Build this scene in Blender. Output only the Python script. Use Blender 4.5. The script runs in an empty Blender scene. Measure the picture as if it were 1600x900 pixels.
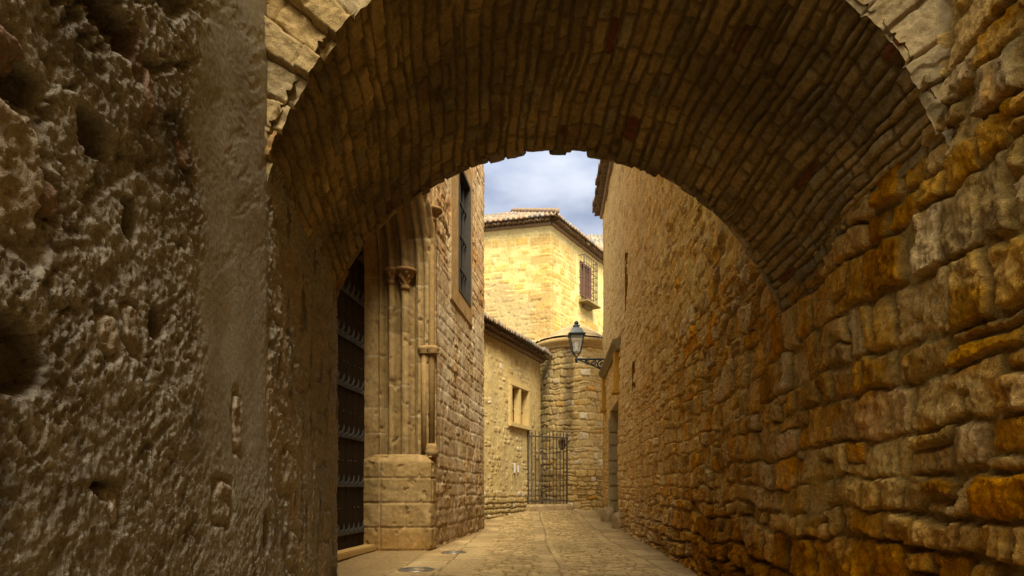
import bpy, math, random
import numpy as np
from mathutils import Vector

scene = bpy.context.scene
COL = scene.collection
PI = math.pi
random.seed(5)

# ------------------------------------------------------------------ noise
def _hash(ix, iy, seed):
    h = (ix.astype(np.int64) * 374761393 + iy.astype(np.int64) * 668265263 + seed * 982451653) & 0xffffffff
    h = ((h ^ (h >> 13)) * 1274126177) & 0xffffffff
    h = h ^ (h >> 16)
    return h

def perlin(x, y, seed=0):
    x = np.asarray(x, float); y = np.asarray(y, float)
    x0 = np.floor(x); y0 = np.floor(y)
    fx = x - x0; fy = y - y0
    u = fx * fx * fx * (fx * (fx * 6 - 15) + 10); v = fy * fy * fy * (fy * (fy * 6 - 15) + 10)
    def g(dx, dy):
        a = _hash(x0 + dx, y0 + dy, seed).astype(float) * (2 * PI / 4294967296.0)
        return np.cos(a) * (fx - dx) + np.sin(a) * (fy - dy)
    n0 = g(0, 0) * (1 - u) + g(1, 0) * u
    n1 = g(0, 1) * (1 - u) + g(1, 1) * u
    return (n0 * (1 - v) + n1 * v) * 1.5

def fbm(x, y, seed=0, octv=4, gain=.5, ridge=False):
    t = 0; a = 1.0; s = 0
    for i in range(octv):
        n = perlin(x * 2 ** i + 17.3 * i, y * 2 ** i - 9.1 * i, seed + i * 7)
        if ridge: n = 1 - 2 * np.abs(n)
        t = t + a * n; s += a; a *= gain
    return t / s

def rnd(i, k=0):
    return (np.sin(np.asarray(i, float) * 12.9898 + k * 78.233 + 3.1) * 43758.5453) % 1.0

def sstep(a, b, x):
    t = np.clip((x - a) / (b - a), 0, 1)
    return t * t * (3 - 2 * t)

def mixc(a, b, f):
    f = np.asarray(f)[..., None]
    return np.asarray(a) * (1 - f) + np.asarray(b) * f

def worley(x, y, seed=0):
    """nearest and second distance, cell id and offset to the cell point: broken, facetted surfaces"""
    x0 = np.floor(x); y0 = np.floor(y)
    f1 = np.full(x.shape, 9.0); f2 = f1.copy(); cid = np.zeros(x.shape); ox = np.zeros(x.shape); oy = np.zeros(x.shape)
    for i in (-1, 0, 1):
        for j in (-1, 0, 1):
            h = _hash(x0 + i, y0 + j, seed)
            px = x0 + i + (h & 0xffff) / 65536.0; py = y0 + j + ((h >> 16) & 0xffff) / 65536.0
            ex = x - px; ey = y - py; dd_ = np.hypot(ex, ey)
            n = dd_ < f1
            f2 = np.where(n, f1, np.minimum(f2, dd_)); f1 = np.where(n, dd_, f1)
            cid = np.where(n, (h % 9973).astype(float), cid); ox = np.where(n, ex, ox); oy = np.where(n, ey, oy)
    return f1, f2, cid, ox, oy

def facets(x, y, seed, tilt=1.0):
    w = .35 * fbm(x * 1.3, y * 1.3, seed + 50, 3)
    f1, f2, cid, ox, oy = worley(x + w, y - w, seed)
    return (rnd(cid, 1) - .5) + tilt * ((rnd(cid, 2) - .5) * ox + (rnd(cid, 3) - .5) * oy)

# ------------------------------------------------------------------ masonry pattern
def bounds(rng, lo, hi, r):
    out = [lo - rng.uniform(0, r[1])]
    while out[-1] < hi + r[1]:
        out.append(out[-1] + rng.uniform(*r))
    return np.array(out)

def masonry(S, Z, seed, ch, cw, warp=.03, wf=2.0, rad=.04, split=.15, fine=.008, mid=0.0):
    """edge distance, stone id, course index and local coordinates of an irregular coursed masonry"""
    rng = np.random.RandomState(seed)
    Sw = S + warp * fbm(S * wf, Z * wf, seed + 1, 2) + fine * fbm(S * 9, Z * 9, seed + 5, 2)
    Zw = Z + warp * fbm(S * wf * .7 + 40, Z * wf, seed + 3, 2) + fine * fbm(S * 9 + 7, Z * 9, seed + 6, 2)
    if mid:
        Sw = Sw + mid * fbm(S * 2.7, Z * 2.7, seed + 8, 2); Zw = Zw + mid * fbm(S * 2.7 + 31, Z * 2.7, seed + 9, 2)
    zb = bounds(rng, Z.min() - .3, Z.max() + .3, ch)
    k = np.clip(np.searchsorted(zb, Zw) - 1, 0, len(zb) - 2)
    d = np.zeros_like(S); sid = np.zeros(S.shape, int); lu = np.zeros_like(S); lv = np.zeros_like(S)
    smin, smax = S.min() - .3, S.max() + .3
    for c in range(len(zb) - 1):
        sb = bounds(rng, smin, smax, cw)
        sp = rng.rand(len(sb)); cut = rng.uniform(.35, .65, len(sb)); vs = rng.rand(len(sb))
        m = k == c
        if not m.any(): continue
        s = Sw[m]; z = Zw[m]
        j = np.clip(np.searchsorted(sb, s) - 1, 0, len(sb) - 2)
        l, r = sb[j], sb[j + 1]; b = np.full_like(s, zb[c]); t = np.full_like(s, zb[c + 1])
        i = c * 1000 + j * 3
        hs = sp[j] < split
        zc = zb[c] + (zb[c + 1] - zb[c]) * cut[j]
        up = hs & (z > zc); dn = hs & ~(z > zc)
        b = np.where(up, zc, b); t = np.where(dn, zc, t); i = np.where(up, i + 1, i)
        dx = np.minimum(s - l, r - s); dz = np.minimum(z - b, t - z)
        rr = np.minimum(rad * (.5 + vs[j]), .48 * np.minimum(r - l, t - b))
        corner = (dx < rr) & (dz < rr)
        dd = np.minimum(dx, dz)
        dd = np.where(corner, rr - np.hypot(rr - dx, rr - dz), dd)
        d[m] = dd; sid[m] = i
        lu[m] = (s - (l + r) / 2) / (r - l) * 2; lv[m] = (z - (b + t) / 2) / (t - b) * 2
    return d, sid, k, lu, lv

# ------------------------------------------------------------------ mesh helpers
def world_loc(o):
    v = Vector((0, 0, 0))
    while o is not None:
        v = v + o.location; o = o.parent
    return v

def link(name, me, mat, parent=None):
    o = bpy.data.objects.new(name, me); COL.objects.link(o)
    if mat is not None: me.materials.append(mat)
    if parent is not None: o.parent = parent
    return o

def np_mesh(name, V, F, mat, parent=None, col=None, smooth=True):
    V = np.asarray(V, np.float32)
    if parent is not None:
        V = V - np.array(world_loc(parent), np.float32)
    F = np.asarray(F, np.int32)
    me = bpy.data.meshes.new(name)
    me.vertices.add(len(V)); me.vertices.foreach_set('co', V.ravel())
    me.loops.add(F.size); me.loops.foreach_set('vertex_index', F.ravel())
    me.polygons.add(len(F)); me.polygons.foreach_set('loop_start', np.arange(0, F.size, F.shape[1], dtype=np.int32))
    me.update(calc_edges=True)
    me.polygons.foreach_set('use_smooth', np.full(len(F), smooth))
    if col is not None:
        a = me.color_attributes.new('col', 'FLOAT_COLOR', 'POINT')
        c = np.ones((len(V), 4), np.float32); c[:, :col.shape[1]] = col
        a.data.foreach_set('color', c.ravel())
    me.validate()
    return link(name, me, mat, parent)

def grid_faces(nr, nc, keep=None):
    i = np.arange(nr * nc).reshape(nr, nc)
    F = np.stack([i[:-1, :-1], i[:-1, 1:], i[1:, 1:], i[1:, :-1]], -1)
    if keep is not None: return F[keep]
    return F.reshape(-1, 4)

def rows(*segs):
    """rows((a, b, step), ...) -> increasing samples"""
    out = []
    for a, b, st in segs:
        n = max(1, int(round((b - a) / st)))
        out.append(np.linspace(a, b, n, endpoint=False))
    out.append([segs[-1][1]])
    return np.concatenate(out)

def with_edges(arr, *edges):
    e = [x for x in edges]
    arr = np.asarray(arr)
    for x in e:
        arr = arr[np.abs(arr - x) > .006]
    return np.unique(np.concatenate([arr, e]))

def path_eval(pts, s, smooth=0):
    pts = np.asarray(pts, float)
    cs = np.concatenate([[0], np.cumsum(np.hypot(*np.diff(pts, axis=0).T))])
    x = np.interp(s, cs, pts[:, 0]); y = np.interp(s, cs, pts[:, 1])
    e = .03
    tx = np.interp(s + e, cs, pts[:, 0]) - np.interp(s - e, cs, pts[:, 0])
    ty = np.interp(s + e, cs, pts[:, 1]) - np.interp(s - e, cs, pts[:, 1])
    L = np.hypot(tx, ty) + 1e-9
    return x, y, tx / L, ty / L, cs[-1]

def field_wall(name, pts, side, S, Z, fun, mat, parent, keep=None, thick=.4, s_off=0.0):
    """a wall standing on a plan path, its front displaced by fun(S, Z) -> (depth, colour); side=+1: front on the right of the path"""
    x, y, tx, ty, L = path_eval(pts, S - s_off)
    nx, ny = ty * side, -tx * side
    SS, ZZ = np.meshgrid(S, Z)
    disp, col = fun(SS, ZZ)
    X = x[None, :] + nx[None, :] * disp; Y = y[None, :] + ny[None, :] * disp
    V = np.stack([X, Y, ZZ + 0 * X], -1).reshape(-1, 3); C = np.asarray(col); C = C.reshape(-1, C.shape[-1])
    nr, nc = SS.shape
    K = None
    if keep is not None:
        sm = (S[:-1] + S[1:]) / 2; zm = (Z[:-1] + Z[1:]) / 2
        a, b = np.meshgrid(sm, zm); K = keep(a, b)
    F = grid_faces(nr, nc, K)
    if thick:
        base = len(V); idx = np.arange(nr * nc).reshape(nr, nc)
        bx, by = x - nx * thick, y - ny * thick
        BT = np.stack([bx, by, np.full(nc, Z[-1])], -1); BB = np.stack([bx, by, np.full(nc, Z[0])], -1)
        V = np.concatenate([V, BB, BT]); cm = C.mean(0)
        C = np.concatenate([C, np.tile(cm, (2 * nc, 1))])
        bb = base + np.arange(nc); bt = base + nc + np.arange(nc)
        f = [np.stack([idx[-1, :-1], idx[-1, 1:], bt[1:], bt[:-1]], -1)]
        if keep is None:
            f.append(np.stack([bt[:-1], bt[1:], bb[1:], bb[:-1]], -1))
        # end caps as strips
        for cidx in (0, nc - 1):
            zc = Z
            pb = np.stack([np.full(nr, bx[cidx]), np.full(nr, by[cidx]), zc], -1)
            o = len(V); V = np.concatenate([V, pb]); C = np.concatenate([C, C[idx[:, cidx]]])
            q = o + np.arange(nr)
            f.append(np.stack([idx[:-1, cidx], idx[1:, cidx], q[1:], q[:-1]], -1))
        F = np.concatenate([F] + f)
    if side < 0: F = F[:, ::-1]
    return np_mesh(name, V, F, mat, parent, C)

class MB:
    """collects simple solids into ONE mesh"""
    def __init__(s): s.v = []; s.f = []
    def add(s, v, f):
        o = len(s.v); s.v += [tuple(p) for p in v]; s.f += [[i + o for i in q] for q in f]
    def box(s, c, size, ax=None):
        """ax: (ux, uy) unit plan vectors of local x and y"""
        ux = Vector(ax[0]) if ax else Vector((1, 0, 0)); uy = Vector(ax[1]) if ax else Vector((0, 1, 0)); uz = Vector((0, 0, 1))
        c = Vector(c); h = [k / 2 for k in size]
        v = [c + ux * (i * h[0]) + uy * (j * h[1]) + uz * (k * h[2]) for k in (-1, 1) for j in (-1, 1) for i in (-1, 1)]
        s.add(v, [(0, 2, 3, 1), (4, 5, 7, 6), (0, 1, 5, 4), (2, 6, 7, 3), (0, 4, 6, 2), (1, 3, 7, 5)])
    def tube(s, pts, r, n=6, cap=True):
        pts = [Vector(p) for p in pts]; R = r if hasattr(r, '__len__') else [r] * len(pts)
        v = []; up = None
        for i, p in enumerate(pts):
            t = (pts[min(i + 1, len(pts) - 1)] - pts[max(i - 1, 0)]).normalized()
            if up is None: up = Vector((0, 0, 1)) if abs(t.z) < .9 else Vector((1, 0, 0))
            a = t.cross(up).normalized(); b = a.cross(t).normalized(); up = b
            for k in range(n):
                q = 2 * PI * (k + .5) / n
                v.append(p + (a * math.cos(q) + b * math.sin(q)) * R[i])
        f = []
        for i in range(len(pts) - 1):
            for k in range(n):
                f.append((i * n + k, i * n + (k + 1) % n, (i + 1) * n + (k + 1) % n, (i + 1) * n + k))
        if cap:
            f.append(tuple(range(n - 1, -1, -1))); f.append(tuple(range((len(pts) - 1) * n, len(pts) * n)))
        s.add(v, f)
    def lathe(s, c, prof, n=16, wob=None):
        v = []; f = []
        for (r, z) in prof:
            for k in range(n):
                a = 2 * PI * k / n; w = wob(a, z) if wob else 1
                v.append((c[0] + r * w * math.cos(a), c[1] + r * w * math.sin(a), c[2] + z))
        m = len(prof)
        for i in range(m - 1):
            for k in range(n):
                f.append((i * n + k, i * n + (k + 1) % n, (i + 1) * n + (k + 1) % n, (i + 1) * n + k))
        f.append(tuple(range(n - 1, -1, -1))); f.append(tuple(range((m - 1) * n, m * n)))
        s.add(v, f)
    def sweep(s, prof, p0, p1, out):
        """prof: closed polygon of (outward, z); straight sweep p0 -> p1 in plan"""
        n = len(prof); v = []
        for p in (p0, p1):
            for (a, z) in prof: v.append((p[0] + out[0] * a, p[1] + out[1] * a, z))
        f = [(i, (i + 1) % n, n + (i + 1) % n, n + i) for i in range(n)]
        f.append(tuple(range(n - 1, -1, -1))); f.append(tuple(range(n, 2 * n)))
        s.add(v, f)
    def prism(s, poly, h):
        """poly: 3D planar points, h: extrusion vector"""
        n = len(poly); h = Vector(h)
        v = [Vector(p) for p in poly] + [Vector(p) + h for p in poly]
        f = [(i, (i + 1) % n, n + (i + 1) % n, n + i) for i in range(n)] + [tuple(range(n - 1, -1, -1)), tuple(range(n, 2 * n))]
        s.add(v, f)
    def build(s, name, mat, parent=None, smooth=False, bevel=0):
        off = world_loc(parent) if parent is not None else Vector((0, 0, 0))
        me = bpy.data.meshes.new(name)
        me.from_pydata([Vector(p) - off for p in s.v], [], s.f)
        import bmesh
        b = bmesh.new(); b.from_mesh(me); bmesh.ops.recalc_face_normals(b, faces=b.faces)
        if bevel: bmesh.ops.bevel(b, geom=list(b.edges), offset=bevel, segments=2, affect='EDGES', clamp_overlap=True)
        b.to_mesh(me); b.free()
        if smooth:
            for p in me.polygons: p.use_smooth = True
        o = link(name, me, mat, parent)
        return o

def thing(name, label, cat, loc, group=None):
    o = bpy.data.objects.new(name, None); COL.objects.link(o); o.location = loc
    o.empty_display_size = .3
    o['label'] = label; o['category'] = cat
    if group: o['group'] = group
    return o

def tag(o, label, cat, group=None):
    o['label'] = label; o['category'] = cat
    if group: o['group'] = group
    return o

# ------------------------------------------------------------------ materials
def nt(name):
    m = bpy.data.materials.new(name); m.use_nodes = True
    t = m.node_tree; b = t.nodes['Principled BSDF']
    return m, t, b

def noise(t, scale, detail=6, rough=.6, vec=None):
    n = t.nodes.new('ShaderNodeTexNoise'); n.inputs['Scale'].default_value = scale
    n.inputs['Detail'].default_value = detail; n.inputs['Roughness'].default_value = rough
    if vec is not None: t.links.new(vec, n.inputs['Vector'])
    return n.outputs['Fac']

def maprange(t, src, a, b, c, d):
    n = t.nodes.new('ShaderNodeMapRange'); n.inputs[1].default_value = a; n.inputs[2].default_value = b
    n.inputs[3].default_value = c; n.inputs[4].default_value = d; t.links.new(src, n.inputs[0]); return n.outputs[0]

def mulc(t, a, b):
    n = t.nodes.new('ShaderNodeMix'); n.data_type = 'RGBA'; n.blend_type = 'MULTIPLY'; n.inputs[0].default_value = 1
    for s, i in ((a, 6), (b, 7)):
        if hasattr(s, 'links'): t.links.new(s, n.inputs[i])
        else: n.inputs[i].default_value = (*s, 1)
    return n.outputs[2]

def stone_mat(name, f1=25, f2=120, amt=.35, bump=.6, dist=.012, rough=.92, col=None, stretch=(1, 1, 1), sat=1.3, hue=.493):
    m, t, b = nt(name)
    tc = t.nodes.new('ShaderNodeTexCoord'); mp = t.nodes.new('ShaderNodeMapping'); mp.inputs['Scale'].default_value = stretch
    t.links.new(tc.outputs['Object'], mp.inputs['Vector']); v = mp.outputs['Vector']
    if col is None:
        a = t.nodes.new('ShaderNodeAttribute'); a.attribute_name = 'col'; base = a.outputs['Color']
    else: base = col
    n1 = noise(t, f1, 8, .65, v); n2 = noise(t, f2, 4, .6, v)
    k = maprange(t, n1, .25, .75, 1 - amt, 1 + amt); k2 = maprange(t, n2, .25, .75, 1 - amt * .6, 1 + amt * .6)
    c = mulc(t, mulc(t, base, k), k2)
    hs = t.nodes.new('ShaderNodeHueSaturation'); hs.inputs['Saturation'].default_value = sat; hs.inputs['Hue'].default_value = hue
    t.links.new(c, hs.inputs['Color']); c = hs.outputs['Color']
    t.links.new(c, b.inputs['Base Color'])
    b.inputs['Roughness'].default_value = rough
    b.inputs['Specular IOR Level'].default_value = .08
    ad = t.nodes.new('ShaderNodeMath'); ad.operation = 'MULTIPLY_ADD'; t.links.new(n2, ad.inputs[0]); ad.inputs[1].default_value = .4; t.links.new(n1, ad.inputs[2])
    bp = t.nodes.new('ShaderNodeBump'); bp.inputs['Strength'].default_value = bump; bp.inputs['Distance'].default_value = dist
    if col is None:
        ml = t.nodes.new('ShaderNodeMath'); ml.operation = 'MULTIPLY'; ml.inputs[1].default_value = bump; t.links.new(a.outputs['Alpha'], ml.inputs[0]); t.links.new(ml.outputs[0], bp.inputs['Strength'])
    t.links.new(ad.outputs[0], bp.inputs['Height']); t.links.new(bp.outputs['Normal'], b.inputs['Normal'])
    return m

def plain(name, col, rough=.6, metal=0, amt=.2, f=20, bump=.2, dist=.004):
    m, t, b = nt(name)
    tc = t.nodes.new('ShaderNodeTexCoord'); v = tc.outputs['Object']
    n1 = noise(t, f, 6, .6, v)
    c = mulc(t, col, maprange(t, n1, .25, .75, 1 - amt, 1 + amt))
    t.links.new(c, b.inputs['Base Color']); b.inputs['Roughness'].default_value = rough; b.inputs['Metallic'].default_value = metal
    bp = t.nodes.new('ShaderNodeBump'); bp.inputs['Strength'].default_value = bump; bp.inputs['Distance'].default_value = dist
    t.links.new(n1, bp.inputs['Height']); t.links.new(bp.outputs['Normal'], b.inputs['Normal'])
    return m

def glass_mat(name, col=(1, 1, 1), alpha=.12):
    m, t, b = nt(name)
    b.inputs['Base Color'].default_value = (*col, 1); b.inputs['Roughness'].default_value = .05
    tr = t.nodes.new('ShaderNodeBsdfTransparent'); mx = t.nodes.new('ShaderNodeMixShader'); mx.inputs[0].default_value = alpha
    t.links.new(tr.outputs[0], mx.inputs[1]); t.links.new(b.outputs[0], mx.inputs[2])
    t.links.new(mx.outputs[0], t.nodes['Material Output'].inputs['Surface'])
    return m

M = dict(
    rubble=stone_mat('rubble_stone', 34, 150, .50, 1.0, .016, sat=1.28, hue=.4965),
    vault=stone_mat('vault_stone', 30, 130, .38, 1.0, .010, sat=1.12, hue=.499),
    plaster=stone_mat('rough_plaster', 80, 300, .42, 1.0, .008, sat=.72, hue=.502),
    ashlar=stone_mat('dressed_stone', 12, 90, .30, .6, .010, sat=1.3, hue=.497),
    far=stone_mat('far_stone', 9, 45, .30, .6, .014, sat=1.2, hue=.4975),
    paving=stone_mat('paving_stone', 14, 80, .40, 1.0, .016, sat=1.12, hue=.498),
    tile=stone_mat('clay_tile', 6, 30, .35, .5, .012, sat=.95),
    ring=stone_mat('arch_stone', 30, 140, .3, .9, .010, sat=1.12),
    iron=plain('black_iron', (.018, .018, .02), .5, .6, .3, 30),
    lampiron=plain('lamp_iron', (.022, .032, .034), .45, .3, .2, 20),
    rust=plain('rusty_iron', (.085, .06, .036), .7, .3, .4, 25),
    wood=stone_mat('door_wood', 6, 40, .5, .5, .006, .6, (.016, .011, .007), (6, 6, .6)),
    strap=plain('iron_strap', (.06, .06, .058), .5, .4, .3, 30),
    shutter=plain('brown_shutter', (.14, .055, .03), .6, 0, .3, 8),
    frame_dark=plain('dark_frame', (.03, .026, .02), .7, 0, .3, 10),
    glass=plain('dark_glass', (.018, .018, .015), .45, 0, .4, 2, .05),
    pane=plain('amber_pane', (.36, .22, .10), .45, 0, .25, 3),
    lead=plain('grey_flashing', (.26, .27, .24), .6, .2, .2, 6),
    steel=plain('cover_steel', (.23, .20, .15), .45, .6, .3, 30),
    paper=plain('white_paper', (.80, .78, .72), .8, 0, .08, 30),
    lampglass=glass_mat('lamp_glass', (.8, .85, .82), .14),
    earth=plain('earth', (.16, .12, .07), .95, 0, .3, .4),
)

for k in ('glass', 'frame_dark'): M[k].node_tree.nodes['Principled BSDF'].inputs['Specular IOR Level'].default_value = .2

# ------------------------------------------------------------------ the lie of the land
def gz(y):
    return np.interp(y, [-60, 17, 20, 22, 25, 28, 80], [0, 0, .05, .15, .32, .36, .36])

def left_x(y): return np.interp(y, [-6, 0, 3, 5.07, 6], [-.95, -1.05, -1.155, -1.384, -1.48])
RW = [(1.70, -18), (1.86, -6), (1.93, 0), (2.02, 3), (2.12, 5.07), (2.31, 6.5), (2.62, 8.89), (2.86, 12), (3.3, 20), (3.63, 25.4)]

# ground far and near
def big_ground():
    mb = MB()
    mb.add([(-400, -200, -.12), (400, -200, -.12), (400, 800, -.12), (-400, 800, -.12)], [(0, 1, 2, 3)])
    o = mb.build('ground', M['earth']); o['kind'] = 'structure'
big_ground()

def street():
    X = rows((-3.6, 5.2, .035)); Y = rows((-5, 6, .12), (6, 14, .035), (14, 31, .05))
    XX, YY = np.meshgrid(X, Y)
    bend = .18 * fbm(XX * .15, YY * .15, 3, 2)
    xr = XX - .66 - .02 * (YY - 10) + bend
    # setts across the lane, big slabs along both sides and a slab gutter down the middle
    d1, i1, k1, u1, v1 = masonry(xr, YY, 21, (.11, .2), (.12, .34), .05, 1.5, .03, .1)
    d2, i2, k2, u2, v2 = masonry(YY, xr, 22, (.55, .85), (.6, 1.3), .03, 1.0, .03, 0)
    d3, i3, k3, u3, v3 = masonry(YY, xr * 1.0, 23, (.34, .36), (.5, .9), .02, 1.0, .03, 0)
    ed = .12 * fbm(XX * .5, YY * .5, 33, 2)
    side = sstep(1.25, 1.35, np.abs(xr - .1) + ed); mid = 1 - sstep(.17, .2, np.abs(xr) + ed * .2)
    def pr(d, j): return sstep(j * .4, j * 1.6, d)
    p1, p2, p3 = pr(d1, .014), pr(d2, .014), pr(d3, .014)
    worn = sstep(-.25, .35, fbm(XX * .35, YY * .22, 9, 3))
    h1 = (p1 - 1) * (.014 + .022 * worn) + p1 * ((rnd(i1, 1) - .5) * (.016 + .05 * worn) + (rnd(i1, 2) - .5) * .014 * u1 + (rnd(i1, 3) - .5) * .01 * v1)
    h2 = (p2 - 1) * .012 + p2 * ((rnd(i2, 1) - .5) * .012 + (rnd(i2, 4) - .5) * .006 * u2)
    h3 = (p3 - 1) * .012 + p3 * (rnd(i3, 1) - .5) * .008 - .008
    H = h1 * (1 - side) + h2 * side; H = H * (1 - mid) + h3 * mid
    H = H + .012 * fbm(XX * 3, YY * 3, 5, 4) + .03 * fbm(XX * .5, YY * .4, 6, 2)
    def colr(i, p, a, b, mort):
        c = mixc(a, b, rnd(i, 7)) * (.78 + .44 * rnd(i, 8))[..., None]
        return mixc(mort, c, p)
    mort = (.20, .145, .07)
    c1 = colr(i1, p1, (.42, .31, .15), (.50, .38, .20), mort); c2 = colr(i2, p2, (.40, .295, .15), (.46, .35, .185), mort); c3 = colr(i3, p3, (.43, .325, .17), (.47, .36, .19), mort)
    Cc = c1 * (1 - side)[..., None] + c2 * side[..., None]; Cc = Cc * (1 - mid)[..., None] + c3 * mid[..., None]
    Cc = Cc * .72 * (1 + .32 * fbm(XX * .8, YY * .5, 77, 4))[..., None]
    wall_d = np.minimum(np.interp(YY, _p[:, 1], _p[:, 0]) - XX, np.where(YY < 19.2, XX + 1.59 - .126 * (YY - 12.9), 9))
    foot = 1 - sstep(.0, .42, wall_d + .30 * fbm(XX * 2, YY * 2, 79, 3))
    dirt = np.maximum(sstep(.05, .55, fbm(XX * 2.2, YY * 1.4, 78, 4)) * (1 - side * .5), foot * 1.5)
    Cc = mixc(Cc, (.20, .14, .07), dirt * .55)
    V = np.stack([XX, YY, gz(YY) + H], -1).reshape(-1, 3)
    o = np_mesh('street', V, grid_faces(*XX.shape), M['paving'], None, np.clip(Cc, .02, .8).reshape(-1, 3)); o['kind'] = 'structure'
# ------------------------------------------------------------------ the rubble building along the right
right_b = thing('stone_house', 'tall ochre rubble stone house with tiled eave along the right of the lane', 'house', (3.3, 12, 0))
RL = 0
_p = np.array(RW); _cs = np.concatenate([[0], np.cumsum(np.hypot(*np.diff(_p, axis=0).T))])
def s_at_y(y): return float(np.interp(y, _p[:, 1], _cs))
def xr_at(y): return float(np.interp(y, _p[:, 1], _p[:, 0]))
def y_of_s(s): return np.interp(s, _cs, _p[:, 1])
street()
door_s = (s_at_y(19.8), s_at_y(22.5)); DOOR_Z = 3.95
slit_s = (s_at_y(17.65), s_at_y(18.05)); SLIT_Z = (6.35, 7.85)
hole_s = (s_at_y(16.2), s_at_y(16.55)); HOLE_Z = (3.85, 4.45)

def right_fun(S, Z):
    Y = y_of_s(S)
    d, sid, k, lu, lv = masonry(S, Z, 4, (.16, .32), (.09, .40), .14, .7, .020, .14, .026, .045)
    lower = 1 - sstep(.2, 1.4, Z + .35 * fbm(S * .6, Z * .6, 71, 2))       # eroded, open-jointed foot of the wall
    upper = sstep(2.6, 4.6, Z + .5 * fbm(S * .5, Z * .5, 72, 3))
    jw = .005 + .022 * rnd(sid, 9) ** 2 + .007 * lower
    n = fbm(S * 5, Z * 5, 8, 5)
    ch = .5 * facets(S * 16, Z * 16, 311, 1) + fbm(S * 22, Z * 22, 312, 3, .6)
    p = sstep(jw * .35, jw * 1.3 + .010, d + .008 * n + .009 * ch - .004)
    pil = np.clip(1 - .5 * (lu ** 4 + lv ** 4), 0, 1)
    hs = (rnd(sid, 1) - .5)
    lost = (rnd(sid, 11) > .93)
    joint = .034 + .030 * lower - .012 * upper + .02 * sstep(.0, .5, fbm(S * 1.7, Z * 1.7, 29, 3))
    mort_lump = .012 * fbm(S * 9, Z * 9, 12, 4)
    face = .045 * hs + .025 * (rnd(sid, 2) - .5) * lu + .03 * (rnd(sid, 3) - .5) * lv + .006 * pil
    fc = facets(S * 5.2, Z * 5.6, 313, 1.6); fc2 = facets(S * 15, Z * 13, 314, 1.4)
    rough = (.011 + .014 * lower) * n + (.014 + .010 * lower) * fc + (.008 + .006 * lower) * fc2 + .016 * fbm(S * 18, Z * 14, 14, 4, .6) + (.008 + .03 * lower) * fbm(S * 11, Z * 5, 15, 4, ridge=True) - .022 * sstep(.14, .4, fbm(S * 7, Z * 3.6, 13, 5, .6))
    D = p * (face + rough) + (1 - p) * (-joint + mort_lump) - lost * p * .06
    # mortar smeared over the joints higher up
    smear = sstep(.1, .5, fbm(S * 1.1, Z * 1.3, 16, 3) + .36 * upper + .05 * sstep(7, 12, Y) - .25 * lower) * .8
    D = D * (1 - .45 * smear) + smear * (.006 + .014 * fbm(S * 7, Z * 7, 18, 4))
    D = D + .05 * fbm(S * .5, Z * .5, 19, 3) - .04 * lower * sstep(.0, .4, fbm(S * 1.5, Z * 2, 20, 3))
    ochre = np.array((.40, .25, .10)); tan = np.array((.43, .31, .155)); rust = np.array((.33, .165, .065)); grey = np.array((.38, .31, .19))
    r = rnd(sid, 5)
    c = mixc(tan, ochre, sstep(.1, .9, r)); c = mixc(c, rust, .7 * sstep(.82, .95, r)); c = mixc(c, grey, .7 * sstep(.8, .95, rnd(sid, 6)))
    c = c * (.52 + .78 * rnd(sid, 7))[..., None]
    vein = fbm(S * 2.5 + 5, Z * 2.5, 30, 5, .62)
    c = c * (1 + .35 * fc2 + .22 * fc)[..., None]
    c = mixc(c, (.28, .145, .05), sstep(.05, .4, vein) * .65); c = mixc(c, (.47, .36, .19), sstep(.1, .5, -vein) * .5)
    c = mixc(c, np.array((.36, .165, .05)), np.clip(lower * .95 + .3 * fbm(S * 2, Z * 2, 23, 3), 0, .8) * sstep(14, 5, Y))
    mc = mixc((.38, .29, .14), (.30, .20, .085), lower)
    c = mixc(mc, c, p * (1 - .7 * smear))
    c = c * (1 + .5 * fbm(S * 3.5, Z * 3, 24, 5, .6))[..., None]
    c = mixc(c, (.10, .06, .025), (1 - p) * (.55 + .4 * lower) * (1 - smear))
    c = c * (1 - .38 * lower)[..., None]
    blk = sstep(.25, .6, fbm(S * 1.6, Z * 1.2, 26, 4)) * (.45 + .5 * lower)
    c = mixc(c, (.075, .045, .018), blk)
    lich = sstep(.35, .6, fbm(S * 2.2 + 9, Z * 2.2, 27, 5)) * .5
    c = mixc(c, (.38, .315, .18), lich * .7)
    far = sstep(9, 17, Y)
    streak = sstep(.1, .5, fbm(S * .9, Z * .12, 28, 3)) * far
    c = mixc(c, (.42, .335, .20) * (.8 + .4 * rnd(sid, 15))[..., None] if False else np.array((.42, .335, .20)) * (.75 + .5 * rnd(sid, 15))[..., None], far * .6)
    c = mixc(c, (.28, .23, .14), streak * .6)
    c = c * (1.48 + .10 * sstep(4, 10, Y))[..., None]  # stretch past the arch lightened: fill light put into the colour
    c = c * np.minimum(1, .60 / np.maximum(c.max(-1), .01))[..., None]      # keep the hue of the palest stones
    return D, np.clip(c, .01, .7)

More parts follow.
